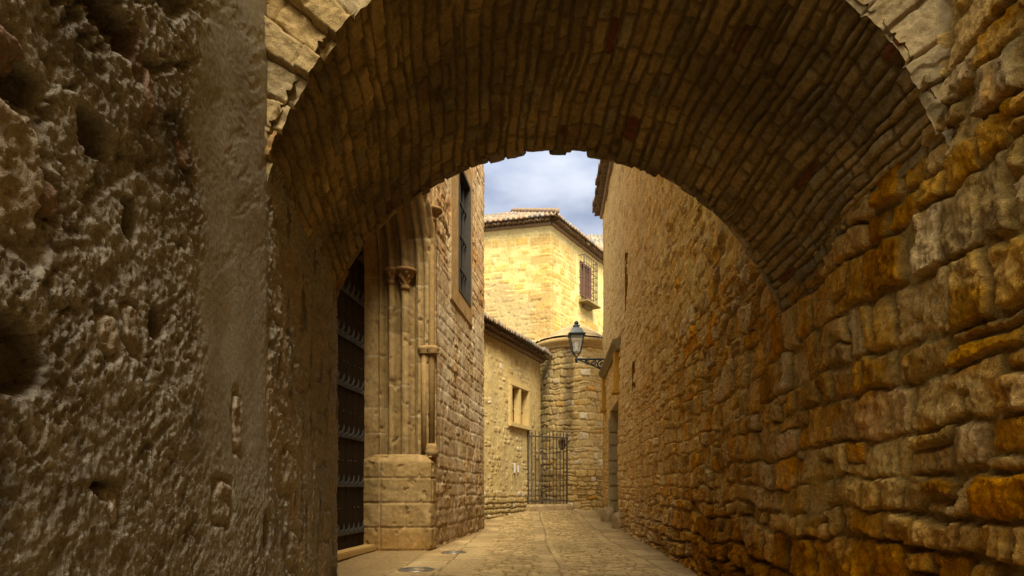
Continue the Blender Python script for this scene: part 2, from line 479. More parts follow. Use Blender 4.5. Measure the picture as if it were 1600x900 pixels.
def right_keep(s, z):
    k = ~((s > door_s[0]) & (s < door_s[1]) & (z < DOOR_Z))
    k &= ~((s > slit_s[0]) & (s < slit_s[1]) & (z > SLIT_Z[0]) & (z < SLIT_Z[1]))
    k &= ~((s > hole_s[0]) & (s < hole_s[1]) & (z > HOLE_Z[0]) & (z < HOLE_Z[1]))
    return k
S = rows((0, s_at_y(1.6), .12), (s_at_y(1.6), s_at_y(3.2), .0065), (s_at_y(3.2), s_at_y(5.5), .011), (s_at_y(5.5), s_at_y(9), .02), (s_at_y(9), s_at_y(14), .03), (s_at_y(14), s_at_y(25.4), .045))
S = with_edges(S, *door_s, *slit_s, *hole_s)
Z = rows((-.12, 3.5, .0105), (3.5, 6, .025), (6, 12.35, .05)); Z = with_edges(Z, DOOR_Z, *SLIT_Z, *HOLE_Z)
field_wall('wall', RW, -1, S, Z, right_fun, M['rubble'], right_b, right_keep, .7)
# unseen block added over the near house to keep sun off the near lane
mb = MB(); mb.prism([(1.75, -18, 12.3), (2.25, 6.2, 12.3), (9, 6.2, 12.3), (9, -18, 12.3)], (0, 0, 6)); mb.build('sun_blocker', M['earth'], right_b)
# end wall of the house, closing it behind the lamp
def end_fun(S, Z):
    d, sid, k, lu, lv = masonry(S, Z, 44, (.18, .34), (.2, .5), .04, 1.3, .04, .1)
    p = sstep(.004, .03, d)
    D = p * (.03 * (rnd(sid, 1) - .5) + .02) - (1 - p) * .02
    c = mixc((.46, .345, .165), (.42, .28, .10), rnd(sid, 5)) * (.75 + .45 * rnd(sid, 7))[..., None]
    return D, np.clip(mixc((.38, .29, .14), c, p), .01, .7)
field_wall('end_wall', [(3.62, 25.38), (9.5, 24.9)], -1, rows((0, 5.8, .06)), rows((-.1, 12.35, .06)), end_fun, M['far'], right_b, None, .3)

def reveal_box(name, ya, yb, z0, z1, depth, mat, parent, th=.12, back=True):
    """stone lining of an opening in the right wall, with a back"""
    mb = MB()
    p0 = Vector((xr_at(ya), ya, 0)); p1 = Vector((xr_at(yb), yb, 0)); t = (p1 - p0).normalized(); n = Vector((-t.y, t.x, 0))  # n points to the lane
    L = (p1 - p0).length; mid = (p0 + p1) / 2
    ax = (tuple(t), tuple(n))
    mb.box(p0 - t * (th / 2) - n * (depth / 2) + Vector((0, 0, (z0 + z1) / 2)), (th, depth, z1 - z0), ax)
    mb.box(p1 + t * (th / 2) - n * (depth / 2) + Vector((0, 0, (z0 + z1) / 2)), (th, depth, z1 - z0), ax)
    mb.box(mid - n * (depth / 2) + Vector((0, 0, z1 + th / 2)), (L + 2 * th, depth, th), ax)
    if z0 > .3: mb.box(mid - n * (depth / 2) + Vector((0, 0, z0 - th / 2)), (L + 2 * th, depth, th), ax)
    o = mb.build(name, mat, parent, bevel=.015)
    return o, mid, t, n, L

jamb_mat = stone_mat('jamb_stone', 10, 60, .25, .5, .012, .9, (.40, .335, .20))
hole_mat = stone_mat('hole_stone', 10, 60, .3, .5, .012, .9, (.20, .12, .05))
dw, mid, t, n, L = reveal_box('doorway', 19.8, 22.5, 0, DOOR_Z, .75, jamb_mat, right_b, .3)
mb = MB(); mb.box(mid - n * .62 + Vector((0, 0, DOOR_Z / 2)), (L, .08, DOOR_Z), (tuple(t), tuple(n)))
for k in range(9): mb.box(mid - n * .57 + t * (-L / 2 + (k + .5) * L / 9) + Vector((0, 0, DOOR_Z / 2)), (L / 9 - .02, .03, DOOR_Z - .1), (tuple(t), tuple(n)))
mb.build('door', M['wood'], right_b, bevel=.004)
# courses of the far jamb showing as separate blocks, proud of the lining
mb = MB(); z = .35; rr = random.Random(3)
pj = Vector((xr_at(22.5), 22.5, 0))
while z < DOOR_Z - .5:
    h = rr.uniform(.42, .58)
    mb.box(pj + t * .1 - n * .3 + Vector((0, 0, z + h / 2)) - t * rr.uniform(.02, .06), (.24, .74 - rr.uniform(0, .03), h - .025), (tuple(t), tuple(n))); z += h
mb.build('jamb_blocks', jamb_mat, right_b, bevel=.02)
for nm, (ya, yb), (z0, z1) in (('slit_window', (17.65, 18.05), SLIT_Z), ('putlog_hole', (16.2, 16.55), HOLE_Z)):
    o, mid2, t2, n2, L2 = reveal_box(nm, ya, yb, z0, z1, .6, hole_mat, right_b, .1)
    mb = MB(); mb.box(mid2 - n2 * .5 + Vector((0, 0, (z0 + z1) / 2)), (L2, .05, z1 - z0), (tuple(t2), tuple(n2))); mb.build('back', M['frame_dark'], o)
# hood over the doorway and the two ochre pilaster strips under it
def rp(y): return Vector((xr_at(y), y, 0))
mb = MB(); a, b = rp(19.2), rp(24.7); t3 = (b - a).normalized(); n3 = (-t3.y, t3.x)
mb.sweep([(-.05, 5.42), (.10, 5.42), (.14, 5.50), (.19, 5.56), (.24, 5.62), (.25, 5.70), (-.05, 5.82)], a, b, n3)
hood_mat = stone_mat('hood_stone', 10, 60, .3, .5, .012, .9, (.20, .17, .10))
mb.build('door_hood', hood_mat, right_b, bevel=.01)
strip_mat = stone_mat('ochre_strip', 8, 60, .2, .4, .01, .9, (.44, .30, .125))
for y in (19.75, 24.35):
    mb = MB(); c = rp(y); mb.box(c + Vector((n3[0] * .06, n3[1] * .06, 4.83)), (.45, .16, 1.17), (tuple(t3), (n3[0], n3[1], 0)))
    mb.box(c + Vector((n3[0] * .09, n3[1] * .09, 4.2)), (.5, .22, .1), (tuple(t3), (n3[0], n3[1], 0)))
    mb.build('pilaster_strip', strip_mat, right_b, bevel=.012)

# ------------------------------------------------------------------ clay tile roofs
def tile_roof(name, E, ds, din, L, depth, pitch, mat, parent, z, p=.25, row=.38, seed=1, keep=None, s0=0, tint=None, ends=True):
    """barrel tile roof: E eave corner (plan), ds along the eave, din up the slope (unit plan vectors)"""
    s = rows((s0, L, p / 10)); tt = rows((0, depth, row / 6))
    S, T = np.meshgrid(s, tt)
    ci = np.floor(S / p); ri = np.floor(T / row + rnd(ci, seed) * .35)
    w = np.cos(2 * PI * S / p)
    prof = np.where(w > 0, np.sqrt(np.abs(w)), -.75 * np.abs(w) ** .8) * .062
    saw = ((T / row + rnd(ci, seed) * .35) % 1)
    tid = ci * 31 + ri * 7
    H = prof + .035 * (1 - saw) + .03 * (rnd(tid, 2) - .5) + .03 * fbm(S * .6, T * .6, seed, 2)
    lip = -.09 * rnd(ci, seed + 4) * (T < .02)
    Tm = T + lip + .05 * (rnd(ci, 3) - .5) * (T < row)
    tp = math.tan(pitch)
    X = E[0] + ds[0] * S + din[0] * Tm; Y = E[1] + ds[1] * S + din[1] * Tm; Zc = z + Tm * tp + H
    base = mixc((.36, .21, .095), (.44, .33, .19), rnd(tid, 5)); base = mixc(base, (.30, .27, .21), sstep(.6, .9, rnd(tid, 6)))
    base = base * (.38 + .42 * rnd(tid, 8))[..., None]
    gr = sstep(.0, .5, fbm(S * .8, T * .9, seed + 9, 3) + T / depth * .6 - .2)
    base = mixc(base, (.105, .10, .085), np.clip(gr * .7 + .25, 0, .9))
    if tint is not None: base = base * np.array(tint)
    V = np.stack([X, Y, Zc], -1).reshape(-1, 3); C = base.reshape(-1, 3)
    K = None
    nr, nc = S.shape
    if keep is not None:
        xc = (X[:-1, :-1] + X[1:, 1:]) / 2; yc = (Y[:-1, :-1] + Y[1:, 1:]) / 2; K = keep(xc, yc)
    F = grid_faces(nr, nc, K)
    # underside
    V2 = np.stack([X, Y, z + Tm * tp - .085], -1)
    sel = np.zeros(nc, bool); sel[:] = True
    o = len(V); V = np.concatenate([V, V2.reshape(-1, 3)]); C = np.concatenate([C, C * .8])
    F2 = (grid_faces(nr, nc, K) + o)[:, ::-1]
    i = np.arange(nr * nc).reshape(nr, nc)
    f = [np.stack([i[0, :-1] + o, i[0, 1:] + o, i[0, 1:], i[0, :-1]], -1)]
    F = np.concatenate([F, F2] + f)
    return np_mesh(name, V, F, mat, parent, np.clip(C, .02, .7))

def eave_course(name, a, b, out, z, parent, p=.25, mat=None, pitch=18, proj=(.0, .34)):
    """corbelled eave: a stone band and a row of half-round tile ends under the roof"""
    a = Vector((*a, 0)); b = Vector((*b, 0)); L = (b - a).length; d = (b - a) / L
    mb = MB()
    mb.sweep([(-.08, z - .34), (.10, z - .34), (.14, z - .27), (.14, z - .22), (-.08, z - .22)], a, b, out)
    mb.sweep([(-.1, z - .25), (.04, z - .25), (.04, z - .06), (-.1, z - .06)], a, b, out)
    n = int(L / p)
    for k in range(n):
        c = a + d * ((k + .5) * L / n)
        r = p * .44 * random.uniform(.92, 1.05); dz = random.uniform(-.012, .012); pr = proj[1] + random.uniform(-.03, .03)
        poly = []
        for q in range(9):
            an = PI * q / 8
            poly.append(c + d * (r * math.cos(an)) + Vector((out[0] * .05, out[1] * .05, z - .2 + dz + -.0 + r * .8 * math.sin(an))))
        for q in range(8, -1, -1):
            an = PI * q / 8
            poly.append(c + d * (.72 * r * math.cos(an)) + Vector((out[0] * .05, out[1] * .05, z - .2 + dz + r * .55 * math.sin(an))))
        mb.prism(poly, (out[0] * (pr - .05), out[1] * (pr - .05), -.02))
    mb.sweep([(-.05, z - .10), (proj[1] - .06, z - .10), (proj[1] - .06, z - .02), (-.05, z - .02 + (proj[1] - .01) * math.tan(math.radians(pitch)))], a, b, out)
    return mb.build(name, mat or M['eave'], parent)

M['eave'] = stone_mat('eave_clay', 8, 40, .35, .5, .01, .9, (.20, .15, .095), sat=1)

# eave and roof of the right-hand house: follows the last two stretches of the wall
a, b = (2.62, 8.89), (3.3, 20.0); c = (3.63, 25.45)
for (q0, q1, sd) in (((2.86, 12.0), (3.3, 20.0), 5), ((3.3, 20.0), (3.64, 25.6), 6)):
    dv = Vector((q1[0] - q0[0], q1[1] - q0[1])); L = dv.length; dv /= L; inn = (dv.y, -dv.x); out = (-inn[0], -inn[1])
    E = (q0[0] + out[0] * .38, q0[1] + out[1] * .38)
    tile_roof('roof', E, dv, inn, L, 5.0, math.radians(20), M['tile'], right_b, 12.36, seed=sd, tint=(.9, .85, .8))
    eave_course('eave', q0, q1, out, 12.36, right_b)

# ------------------------------------------------------------------ rough plaster wall on the left
left_w = thing('plaster_wall', 'rough grey brown plaster wall with pits and exposed stones left of the arch', 'wall', (-1.2, 2, 0))
LW = [(float(left_x(y)), y) for y in (-6, 0, 3, 5.07)]
LW = LW + [(-1.40, 5.12), (-1.46, 5.15), (-3.0, 5.35)]
_lp = np.array(LW[:4]); _lcs = np.concatenate([[0], np.cumsum(np.hypot(*np.diff(_lp, axis=0).T))])
def sl(y): return float(np.interp(y, _lp[:, 1], _lcs))
def px_left(px, py):
    q = (800 - px) / 1000
    if px <= 415: y = 1.05 / (q - .035)
    else:
        y = 3.0
        for _ in range(40): y = -float(left_x(y)) / q
    return sl(y), 1.2 + (765 - py) / 1000 * y, y

SPOTS = [  # pixel place, half sizes in m (along, up), kind
    (25, 560, .075, .085, 'hole'), (168, 522, .05, .06, 'stone'), (205, 515, .05, .07, 'stone'), (243, 505, .045, .05, 'hole'),
    (230, 145, .03, .10, 'brick'), (212, 80, .03, .08, 'brick'), (30, 120, .09, .05, 'hole'), (15, 80, .05, .05, 'brick'), (20, 260, .10, .16, 'stone'),
    (83, 312, .03, .05, 'brick'), (285, 240, .04, .05, 'brick'), (205, 345, .04, .06, 'hole'), (345, 785, .09, .09, 'stone'), (372, 660, .05, .12, 'stone'),
    (150, 215, .07, .06, 'hole'), (180, 40, .10, .07, 'hole'), (160, 765, .06, .03, 'hole'), (175, 790, .03, .06, 'pale'),
    (415, 830, .06, .10, 'hole'), (440, 480, .18, .10, 'stone'), (470, 590, .2, .08, 'stone'), (440, 610, .09, .1, 'stone'), (505, 520, .25, .15, 'stone'),
    (450, 740, .15, .12, 'stone'), (500, 700, .2, .12, 'stone'), (510, 820, .2, .12, 'stone'), (460, 860, .15, .1, 'stone'), (500, 620, .2, .1, 'stone'), (440, 355, .05, .05, 'hole'),
]
def left_fun(S, Z):
    Y = np.interp(S, _lcs, _lp[:, 1])
    band = sstep(2.20, 2.40, Y + .20 * fbm(Z * 1.7, S * 1.7, 31, 4, .6)) * (1 - sstep(3.02, 3.10, Y))   # smoother skim beside the arch
    under = sstep(2.95, 3.15, Y + .08 * fbm(S * 2, Z * 2, 37, 3))                              # the stretch below the vault
    band_s = band * sstep(.5, 1.7, Z + .3 * fbm(S, Z, 32, 2))
    rough = np.clip(1 - .93 * band_s - .5 * under, .06, 1)
    # slanting trowelled and weathered crust
    A, B = S * .80 + Z * .6, -S * .6 + Z * .80
    wob = .12 * fbm(S * 3, Z * 3, 40, 3)
    crag = fbm(A * 4.5 + wob * 2, B * 8, 41, 6, .62, True)
    pits = fbm(S * 24 + wob * 3, Z * 21, 43, 4, .75)
    fine = fbm(S * 62, Z * 55, 45, 3, .7)
    ridge = fbm(A * 6, B * 15, 47, 5, .6, True)
    grain = facets(S * 42, Z * 38, 44, 1.0); lump = facets(A * 11, B * 15, 46, 1.5)
    high = sstep(1.3, 2.6, Z + .5 * fbm(S * 1.3, Z * 1.3, 64, 2))
    deep = sstep(.10, .30, fbm(A * 2.4 + 5, B * 8.5, 49, 6, .62)) * (.15 + .85 * high)
    pit2 = sstep(.20, .36, fbm(S * 9 + 3, Z * 8, 50, 4, .6))
    chip = sstep(.10, .24, fbm(A * 13 + 2, B * 26, 52, 4, .6)) * sstep(-.2, .3, fbm(S * 2.2, Z * 2.2, 62, 2))
    D = rough * (.006 * crag + .0055 * pits + .0050 * fine + .002 * ridge + .0075 * grain + .003 * lump - .024 * deep - .009 * pit2 - .008 * chip) * (.62 + .75 * high) + .02 * fbm(S * 1.2, Z * 1.2, 51, 2)
    D = D + (1 - rough) * (.0005 * pits + .004 * fbm(A * 3, B * 4, 42, 2))
    lines = fbm(S * 16, Z * 2.2, 53, 4)
    D = D + under * (.010 * lines + .008 * facets(S * 5, Z * 4, 65, 1.5) + .005 * grain - .022 * sstep(.15, .4, fbm(S * 8, Z * 2.5, 54, 5, .6)))
    c = mixc((.235, .195, .125), (.33, .29, .205), sstep(-.35, .4, crag * .4 + pits * .7 + grain * .3))
    lime = sstep(-.1, .6, .8 * fbm(S * 48, Z * 44, 55, 4, .7) + .6 * fbm(S * 2.4, Z * 2.4, 56, 3) + .5 * crag) * rough
    c = mixc(c, (.46, .42, .33), lime * .55)
    soot = sstep(.02, .5, fbm(A * 1.3, B * 1.9, 57, 4) + .12 * sstep(2.0, 3.0, Z)) * rough
    c = mixc(c, (.075, .060, .036), soot * .8)
    c = mixc(c, (.11, .082, .045), np.clip(deep * .7 + pit2 * .35 + chip * .5, 0, .9) * rough)
    c = mixc(c, mixc((.30, .26, .17), (.37, .325, .22), sstep(-.3, .4, fbm(S * 4, Z * 1.0, 58, 4))), band_s * .85)
    c = mixc(c, mixc((.40, .30, .16), (.34, .31, .225), sstep(-.12, .12, fbm(S * 3.5, Z * 1.6, 59, 5, .6))) * (1 + .3 * pits)[..., None], under * .85)
    c = mixc(c, (.10, .075, .045), under * sstep(.18, .4, fbm(S * 9, Z * 2.4, 66, 4)) * .7)
    c = mixc(c, (.46, .42, .30), under * sstep(.25, .6, lines + .4 * fbm(S * 2, Z * 1, 63, 3)) * .6)
    foot = (1 - sstep(.05, .75, Z + .25 * fbm(S * 2, Z * 2, 60, 3)))
    c = mixc(c, (.30, .19, .07), foot * .55)
    moss = sstep(.0, .4, fbm(S * 1.4, Z * 1.4, 61, 3) + .6 * (1 - sstep(.55, .95, Z)) + .5 * (1 - sstep(1.3, 1.75, Y)) - .55)
    c = mixc(c, (.055, .055, .032), moss * .75)
    for (px, py, ws, wz, kd) in SPOTS:
        s0, z0, y0 = px_left(px, py)
        sl_ = np.abs(S - s0) < ws * 2.2
        u = (S - s0) / ws; v = (Z - z0) / wz
        seed = int(px * 7 + py)
        rr = (np.abs(u + .3 * v * (rnd(seed, 8) - .5)) ** 3.2 + np.abs(v) ** 3.2) ** (1 / 3.2) + .45 * fbm(S * 13, Z * 13, seed, 4, .6)
        m = (1 - sstep(.8, 1.05, rr)) * sl_
        rim = sstep(.7, 1.0, rr) * (1 - sstep(1.0, 1.35, rr)) * sl_
        if kd == 'hole':
            D = D - m * .055; c = mixc(c, (.10, .06, .03), m * .8)
        else:
            st = np.array({'stone': (.33, .25, .14), 'brick': (.24, .13, .065), 'pale': (.52, .46, .34)}[kd]) * (.8 + .4 * float(rnd(seed, 2)))
            D = D * (1 - m * .6) + m * (.004 + .022 * fbm(S * 9, Z * 9, seed + 3, 5, .6) + .02 * (rnd(seed, 4) - .5) * u) - rim * .02
            c = mixc(c, st * (1 + .25 * fbm(S * 10, Z * 10, seed + 5, 3))[..., None], m * .9)
    # a stroke of blue paint
    s0, z0, y0 = px_left(475, 503)
    bl = (np.abs(S - s0 - .03 * np.sin(Z * 9)) < .022) & (np.abs(Z - z0) < .055)
    c = mixc(c, (.10, .20, .26), bl * .75)
    c = np.clip(c, .01, .7)
    return D, np.concatenate([c, np.clip(rough, .12, 1)[..., None]], -1)
S = rows((0, sl(1.1), .15), (sl(1.1), sl(2.0), .0046), (sl(2.0), sl(3.1), .0065), (sl(3.1), sl(5.0), .011), (sl(5.0), sl(5.07) + .4, .02), (sl(5.07) + .4, sl(5.07) + 1.6, .1))
Z = rows((-.12, 3.45, .0062), (3.45, 4.6, .1))
field_wall('wall', LW, 1, S, Z, left_fun, M['plaster'], left_w, None, .5) if False else None
# (front of the left wall is on the right-hand side of a path that runs away from us)
field_wall('wall', LW, 1, S, Z, left_fun, M['plaster'], left_w, None, .0)
# core behind the crust, so that it has thickness
mb = MB()
for i in range(3):
    a, b = LW[i], LW[i + 1]
    e = .16
    mb.prism([(a[0] - e, a[1], -.1), (a[0] - .8, a[1], -.1), (b[0] - .8, b[1], -.1), (b[0] - e, b[1], -.1)], (0, 0, 4.65))
mb.build('core', M['earth'], left_w)

# ------------------------------------------------------------------ the archway
arch = thing('stone_archway', 'low dark stone barrel arch bridging the lane overhead', 'archway', (.4, 4, 0))
YN, YF = 3.0, 5.07
NC, NZ, NR = .465, 2.241, 1.695      # near arc
FC, FZ, FR = .335, 1.986, 1.90       # far arc
TH = np.radians(rows((-12, 192, .22)))
VCH, VSEED = (.05, .105), 91
def vault():
    T = rows((0, 1, .0065))
    TT, AA = np.meshgrid(T, TH)
    S = TT * 2.1; Zc = AA * 1.8
    d, sid, k, lu, lv = masonry(S, Zc, VSEED, VCH, (.10, .34), .045, 1.6, .012, .04, .010)
    n = fbm(S * 6, Zc * 6, 92, 4)
    jw = .003 + .008 * rnd(sid, 9)
    p = sstep(jw * .3, jw * 1.3 + .008, d + .006 * n)
    lost = rnd(sid, 11) > .955
    fc = facets(S * 9, Zc * 13, 97, 1.4)
    D = p * (.020 * (rnd(sid, 1) - .5) + .012 * (rnd(sid, 2) - .5) * lu + .013 * (rnd(sid, 3) - .45) * lv + .012 * n + .010 * fc + .006 * fbm(S * 20, Zc * 20, 94, 4, .6)) - (1 - p) * (.024 - .01 * n) - lost * p * .05
    patch = sstep(.22, .5, fbm(S * 1.1 + 8, Zc * 1.3, 98, 4)) * .8
    D = D * (1 - .6 * patch) + patch * .008 * fbm(S * 8, Zc * 8, 99, 4)
    D = D + .028 * fbm(S * .9, Zc * 1.1, 93, 3)
    offn = .045 * (rnd(k, 31) - .3); offf = .06 * (rnd(k, 32) - .5)
    t = TT
    cx = NC + (FC - NC) * t; cz = NZ + (FZ - NZ) * t; R = NR + (FR - NR) * t
    jag = .035 * (rnd(k, 33) - .5) * sstep(.9, 1, t)
    R = R - D - jag
    Y = YN - offn * (1 - t) + (YF - YN + offf) * t
    V = np.stack([cx + R * np.cos(AA), Y + 0 * R, cz + R * np.sin(AA)], -1)
    r = rnd(sid, 5)
    c = mixc((.36, .265, .125), (.42, .31, .15), r); c = mixc(c, (.20, .085, .045), sstep(.95, .98, rnd(sid, 6)))
    c = mixc(c, (.33, .28, .17), sstep(.75, .95, rnd(sid, 8)))
    c = c * (.74 + .36 * rnd(sid, 7))[..., None]
    c = mixc((.28, .205, .09), c, p)
    c = c * (1.1 + .5 * fbm(S * 2.6, Zc * 2.6, 95, 5, .6) + .25 * fc)[..., None]
    c = mixc(c, (.12, .085, .04), (1 - p) * .6)
    c = mixc(c, mixc((.30, .235, .13), (.36, .30, .19), sstep(-.3, .3, fbm(S * 3, Zc * 3, 90, 4))), patch * .7)
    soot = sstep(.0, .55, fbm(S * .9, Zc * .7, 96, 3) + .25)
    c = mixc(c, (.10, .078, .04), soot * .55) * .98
    return np_mesh('vault', V.reshape(-1, 3), grid_faces(*AA.shape), M['vault'], arch, np.clip(c, .01, .7).reshape(-1, 3))
vault()

def arch_ring(name, yc, cx, cz, R, sgn):
    RR = rows((-.02, .62, .011)); rr, AA = np.meshgrid(RR, TH)
    Zc = AA * 1.8; S = rr + 5
    d, sid, k, lu, lv = masonry(S, Zc, VSEED + (3 if sgn < 0 else 4), (.12, .22), (.34, .7), .03, 1.6, .015, 0, .010)
    n = fbm(S * 7, Zc * 7, 102, 4)
    fc = facets(S * 7, Zc * 7, 103, 1.5)
    p = sstep(.002, .012, d + .006 * n)
    off = .045 * (rnd(k, 31) - .3) if sgn < 0 else .06 * (rnd(k, 32) - .5)
    D = off + p * (.02 * (rnd(sid, 1) - .5) + .02 * (rnd(sid, 2) - .5) * lu + .012 * n + .010 * fc) - (1 - p) * .025 + .012 * fbm(S * 16, Zc * 16, 104, 3)
    jag = .02 * (rnd(k, 35) - .5)
    rad = R + rr + jag
    V = np.stack([cx + rad * np.cos(AA), yc + sgn * D, cz + rad * np.sin(AA)], -1)
    r = rnd(sid, 5)
    c = mixc((.45, .375, .215), (.44, .335, .155), r); c = mixc(c, (.40, .28, .13), sstep(.84, .92, rnd(sid, 6)))
    c = c * (.8 + .35 * rnd(sid, 7))[..., None]
    c = mixc((.34, .26, .13), c, p) * (1 + .25 * fbm(S * 3, Zc * 3, 105, 4))[..., None]
    F = grid_faces(*AA.shape)
    return np_mesh(name, V.reshape(-1, 3), F if sgn > 0 else F[:, ::-1], M['ring'], arch, np.clip(c, .01, .7).reshape(-1, 3))
arch_ring('arch_ring', YN, NC, NZ, NR, -1)
arch_ring('arch_ring', YF, FC, FZ, FR, 1)

def spandrel(name, yc, cx, cz, R, sgn, x0, x1, top, seed):
    X = rows((x0, x1, .03)); Zv = rows((1.6, top, .03)); XX, ZZ = np.meshgrid(X, Zv)
    d, sid, k, lu, lv = masonry(XX, ZZ, seed, (.16, .3), (.2, .5), .05, 1.5, .04, .15)
    p = sstep(.004, .035, d)
    D = p * .04 * (rnd(sid, 1) - .5) - (1 - p) * .03 - .03
    c = mixc((.44, .35, .19), (.40, .27, .11), rnd(sid, 5)) * (.75 + .4 * rnd(sid, 7))[..., None]
    c = mixc((.36, .28, .14), c, p)
    V = np.stack([XX, yc + sgn * D, ZZ], -1).reshape(-1, 3)
    xm = (XX[:-1, :-1] + XX[1:, 1:]) / 2; zm = (ZZ[:-1, :-1] + ZZ[1:, 1:]) / 2
    K = np.hypot(xm - cx, zm - cz) > R + .35
    return np_mesh(name, V, grid_faces(*XX.shape, K), M['rubble'], arch, np.clip(c, .01, .7).reshape(-1, 3))
TOP = 5.6
spandrel('spandrel', YN, NC, NZ, NR, -1, -1.5, 2.6, TOP, 111)
spandrel('spandrel', YF, FC, FZ, FR, 1, -2.6, 2.6, TOP, 112)
mb = MB(); mb.box((.2, (YN + YF) / 2, TOP + .02), (4.6, YF - YN + .25, .16)); mb.build('coping', M['earth'], arch, bevel=.02)

# ------------------------------------------------------------------ the church on the left, with the portal
church = thing('church', 'brown stone church flank with moulded portal and spiked black door', 'church', (-1.6, 13, 0))
O = np.array((-1.59, 12.9)); dd = np.array((.126, 1.0)); dd /= np.hypot(*dd); nn = np.array((dd[1], -dd[0]))
def ab(a, b, z=None):
    p = O + a * nn + b * dd
    return (p[0], p[1]) if z is None else (p[0], p[1], z)
PW, PRISE, PZ = 2.6, 1.95, 5.55
WIN_B, WIN_Z = (2.29, 3.79), (5.93, 9.06)
CB0, CB1 = -7.5, 6.15
def church_fun(S, Z):
    d, sid, k, lu, lv = masonry(S, Z, 131, (.25, .42), (.28, .62), .04, 1.2, .045, .12, .01)
    n = fbm(S * 5, Z * 5, 132, 5)
    p = sstep(.004, .04, d + .012 * n)
    er = sstep(-.05, .45, fbm(S * .7, Z * .5, 133, 3) + .25 * (1 - sstep(.3, 2.5, Z)))
    D = p * (.035 * (rnd(sid, 1) - .5) + .03 * (rnd(sid, 2) - .5) * lu + .02 * (rnd(sid, 3) - .5) * lv + .012) - (1 - p) * .022
    D = D * (.40 + .45 * er) + .012 * facets(S * 5, Z * 5, 141, 1.5) * (.4 + er) + (.012 + .03 * er) * n + .03 * er * fbm(S * 7, Z * 3, 134, 4, ridge=True) - .02 * er
    D = D + .03 * fbm(S * .6, Z * .6, 135, 2)
    c = mixc((.36, .275, .165), (.31, .22, .125), rnd(sid, 5)) * (.75 + .42 * rnd(sid, 7))[..., None]
    c = mixc((.42, .35, .24), c, p * (.55 + .45 * er))
    brick = sstep(.1, .45, fbm(S * .9 + 4, Z * .7, 136, 3) + .3 * sstep(5, 7, Z))
    c = mixc(c, (.30, .17, .085), brick * .45)
    pale = sstep(.1, .5, fbm(S * 1.0 + 9, Z * .8, 137, 3) + .3 * (sstep(2.2, 3, Z) - sstep(5, 6, Z)))
    c = mixc(c, (.50, .44, .32), pale * .65)
    foot = 1 - sstep(.2, 1.7, Z + .5 * fbm(S, Z, 138, 3))
    c = mixc(c, (.19, .13, .07), foot * .6)
    # dressed, smooth frame around the tall window
    fr = ((S > WIN_B[0] - .75) & (S < WIN_B[1] + .3) & (Z > WIN_Z[0] - .45) & (Z < WIN_Z[1] + .5))
    D = np.where(fr, .035 + .004 * n, D); c = np.where(fr[..., None], mixc((.30, .22, .13), (.26, .185, .10), sstep(-.3, .3, n)), c)
    c = c * (1 + .25 * fbm(S * 3, Z * 2, 139, 4))[..., None]
    return D, np.clip(c, .01, .7)
def in_portal(s, z, g=0.0):
    u = np.abs(s + PW) / (PW + g)
    return (u < 1) & (z < PZ + np.where(u < 1, (PRISE + g) * np.sqrt(np.clip(1 - u * u, 0, 1)), 0))
def church_keep(s, z):
    return ~in_portal(s, z, .03) & ~((s > WIN_B[0]) & (s < WIN_B[1]) & (z > WIN_Z[0]) & (z < WIN_Z[1]))
CP = [ab(0, CB0), ab(0, CB1 - .05), ab(-.03, CB1 - .01), ab(-.08, CB1), ab(-4, CB1 + .3)]
S = rows((CB0, -.4, .08), (-.4, CB1 + .15, .025), (CB1 + .15, CB1 + 3.6, .12)); S = with_edges(S, *WIN_B)
Z = rows((-.1, 11.5, .028), (11.5, 14, .1)); Z = with_edges(Z, *WIN_Z)
field_wall('wall', CP, 1, S, Z, church_fun, M['rubble'], church, church_keep, .0, s_off=CB0)
mb = MB(); mb.prism([ab(-1.6, CB0, -.1), ab(-5, CB0, -.1), ab(-5, CB1 - .3, -.1), ab(-1.6, CB1 - .3, -.1)], (0, 0, 13.9)); mb.build('core', M['earth'], church)
mb = MB(); mb.prism([ab(.15, CB0, 14), ab(-5, CB0, 14), ab(-5, CB1 + .25, 14), ab(.15, CB1 + .15, 14)], (0, 0, .25)); mb.build('coping', M['ashlar'], church, bevel=.03)

# moulded profile of the portal: rolls and hollows between the wall face and the door
def prof_b(a):
    b = .24 * a
    roll = np.zeros_like(a)
    for c, r in ((-.10, .075), (-.26, .05), (-.53, .085), (-.80, .065), (-1.0, .04)):
        q = 1 - ((a - c) / r) ** 2
        roll = np.maximum(roll, np.where(q > 0, np.sqrt(np.clip(q, 0, 1)) * r * 1.15, 0))
    hol = np.zeros_like(a)
    for c, r in ((-.40, .07), (-.665, .07), (-.925, .08)):
        q = 1 - ((a - c) / r) ** 2
        hol = np.maximum(hol, np.where(q > 0, np.sqrt(np.clip(q, 0, 1)) * .10, 0))
    return b - roll + hol
PA = np.concatenate([np.linspace(0.0, -1.06, 140), np.linspace(-1.08, -1.34, 12)])
PB = prof_b(PA)
PA = np.concatenate([[.0, .05, .05], PA]); PB = np.concatenate([[.16, .14, .03], PB])
def ash_col(S, Z, seed=0):
    c = mixc((.25, .187, .105), (.295, .228, .135), sstep(-.3, .3, fbm(S * 2, Z * 1.2, 151 + seed, 3)))
    c = c * (1 + .22 * fbm(S * 6, Z * 4, 152 + seed, 4))[..., None]
    return c
